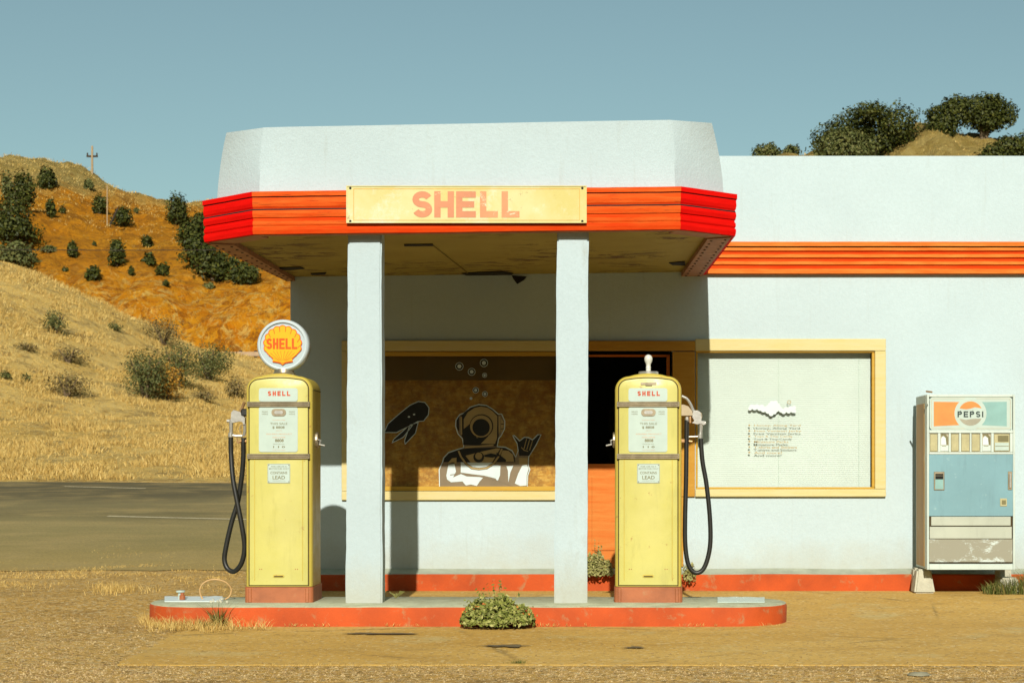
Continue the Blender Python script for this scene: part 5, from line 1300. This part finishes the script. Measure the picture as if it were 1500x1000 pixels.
# ------------------------------------------------------------------ small objects on the island
def isl(px, py, z=.15):
    y = (EZ-z)*F/(py-690); return ((px-870)/F*y, y)
t = thing('bent_cable', 'thin tan cable bent into a hoop beside the globe pump', 'cable', (*isl(292, 880), .15)); mb = MB()
mb.tube(catmull([(X(p[0], 194), YS(194)+p[2], Z(p[1], 194)) for p in [(300, 881, -.02), (293, 868, 0), (295, 857, .0), (304, 850, .01), (317, 848.5, .02), (330, 853, .03), (337, 863, .04), (335, 873, .03), (328, 878, .02)]]), .0058, 7)
mb.build('cable', simple('tan_cable', (.62, .38, .15), .6, .2, 8, 0), t)
def cover(px0, px1, py0, py1, lb, m, lift):
    a = isl(px0, py1); b = isl(px1, py1); c = isl(px1, py0); d = isl(px0, py0); mb = MB(); n = 10; vs_ = []
    for k in range(n+1):
        u = k/n; z = .158+lift*noise.noise(Vector((u*4, px0, 0)))+.004
        vs_ += [(lerp(a[0], b[0], u), a[1], .156), (lerp(d[0], c[0], u), d[1], z), (lerp(a[0], b[0], u), a[1], .150), (lerp(d[0], c[0], u), d[1], .150)]
    fs_ = []
    for k in range(n):
        o = 4*k; fs_ += [(o, o+4, o+5, o+1), (o+2, o+6, o+4, o), (o+1, o+5, o+7, o+3)]
    mb.add(vs_, fs_); return tag(mb.build('access_cover', m, None), lb, 'cover')
cover(241, 326, 875, 881, 'pale metal cover lying at the left end of the island', M['white_print'], .012)
cover(1051, 1120, 876, 882, 'warped pale metal cover on the right end of the island', M['plate'], .018)
t = thing('pipe_stub', 'short rusty pipe stub with cap on the left end of the island', 'pipe', (*isl(268, 879), .15)); p = isl(268, 879)
mb = MB(); mb.lathe([(.022, 0), (.022, .03), (.014, .034), (.014, .05), (0, .05)], (p[0], p[1]-.02, .16), 'Z', 12); mb.build('pipe', M['rust'], t)
mb = MB(); mb.lathe([(.034, .05), (.034, .062), (0, .064)], (p[0]-.03, p[1]+.05, .16), 'Z', 12); mb.lathe([(.02, -.01), (.02, .05)], (p[0]-.03, p[1]+.05, .16), 'Z', 12); mb.build('cap', M['plate'], t)
t = thing('rubble', 'small broken stones beside the hoop of cable', 'stones', (*isl(316, 882), .15)); mb = MB()
for k in range(9):
    p = isl(random.uniform(308, 334), random.uniform(878, 883)); bm = bmesh.new(); bmesh.ops.create_icosphere(bm, subdivisions=1, radius=random.uniform(.008, .016))
    for v in bm.verts: v.co = v.co*(1+random.uniform(-.3, .3))+Vector((p[0], p[1], .158))
    mb.from_bm(bm)
mb.build('stones', M['block'], t)
# flat dark streaks on the pavement; the long left one paints a cast shadow
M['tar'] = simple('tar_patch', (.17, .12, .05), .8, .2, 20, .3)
def ground_streak(px, py, wpx, hpx, lb):
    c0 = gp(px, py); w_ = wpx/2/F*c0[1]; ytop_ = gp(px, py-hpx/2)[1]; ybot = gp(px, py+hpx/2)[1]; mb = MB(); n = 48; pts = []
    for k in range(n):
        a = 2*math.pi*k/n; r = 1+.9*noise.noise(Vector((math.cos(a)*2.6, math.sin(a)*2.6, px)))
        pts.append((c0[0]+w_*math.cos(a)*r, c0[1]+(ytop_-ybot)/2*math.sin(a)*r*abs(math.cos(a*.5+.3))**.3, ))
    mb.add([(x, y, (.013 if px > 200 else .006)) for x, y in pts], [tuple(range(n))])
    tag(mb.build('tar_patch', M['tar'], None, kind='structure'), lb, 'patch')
ground_streak(60, 890, 120, 6, 'long dark tar streak on the gravel at the left edge'); ground_streak(552, 929.5, 95, 2.6, 'thin dark streak on the slab below the left column')
ground_streak(742, 947.5, 66, 4, 'dark streak on the slab below the leafy weed'); ground_streak(928, 950, 36, 2.2, 'short dark streak on the slab below the right pump')
mb = MB(); c0 = gp(1347, 989); bm = bmesh.new(); bmesh.ops.create_icosphere(bm, subdivisions=2, radius=.07)
for v in bm.verts: v.co = Vector((v.co.x*1.0+c0[0], v.co.y*.7+c0[1], max(-.0, v.co.z*.25)+.004))+Vector((0, 0, .01*noise.noise(v.co*20)))
mb.from_bm(bm); tag(mb.build('stone', simple('grey_stone', (.3, .28, .18), .9, .2, 10), None, smooth=True), 'flat grey stone on the gravel at the lower right', 'stone')
# weeds in the joint at the slab front
mb = MB()
for _ in range(420):
    px = random.uniform(180, 1510); c0 = gp(px, 974.5)
    if noise.noise(Vector((c0[0]*1.6, 3, 3))) < .02: continue
    blades(mb, c0[0], c0[1]+random.gauss(0, .012), .0, 3, .018, .02, .003, 1.6, 0)
for _ in range(26): c0 = gp(random.gauss(758, 6), 972); blades(mb, c0[0], c0[1], .0, 4, .03, .02, .003, 1.3, 1)
mb.build('joint_weeds', [M['grass_dry'], M['grass_green']], kind='stuff', label='sparse weeds in the joint at the front of the slab')

# loose pebbles on the gravel, too many to count
mb = MB(); random.seed(11)
for _ in range(9000):
    if random.random() < .55: px = random.uniform(-10, 1510); yy = random.triangular(972, 1004, 984)
    else: px = random.triangular(-10, 330, 20); yy = random.uniform(868, 1004)
    if yy > 968 or px < 172+(974-yy)*1.7:
        y = EZ*F/(yy-690); x = (px-870)/F*y; h = random.uniform(.0025, .006)*random.choice((1, 1, 1.7)); a = random.uniform(0, 3); c_, s_ = math.cos(a)*h, math.sin(a)*h
        mb.add([(x-c_, y-s_, .0), (x+s_*.8, y-c_*.8, .0), (x+c_*1.2, y+s_*1.2, .0), (x-s_*.8, y+c_*.8, .0), (x+h*.2, y, h*.9)], [(0, 1, 4), (1, 2, 4), (2, 3, 4), (3, 0, 4)])
for _ in range(500):
    px = random.uniform(180, 1510); yy = random.triangular(916, 975, 968); y = EZ*F/(yy-690); x = (px-870)/F*y; h = random.uniform(.002, .006)
    mb.add([(x-h, y, .008), (x, y-h, .008), (x+h*1.2, y, .008), (x, y+h, .008), (x, y, .008+h*.9)], [(0, 1, 4), (1, 2, 4), (2, 3, 4), (3, 0, 4)])
mb.build('gravel', leafy('pebble', (.24, .15, .06), (.46, .31, .13), (.62, .46, .22)), kind='stuff', label='loose pebbles scattered over the gravel and the slab edge')
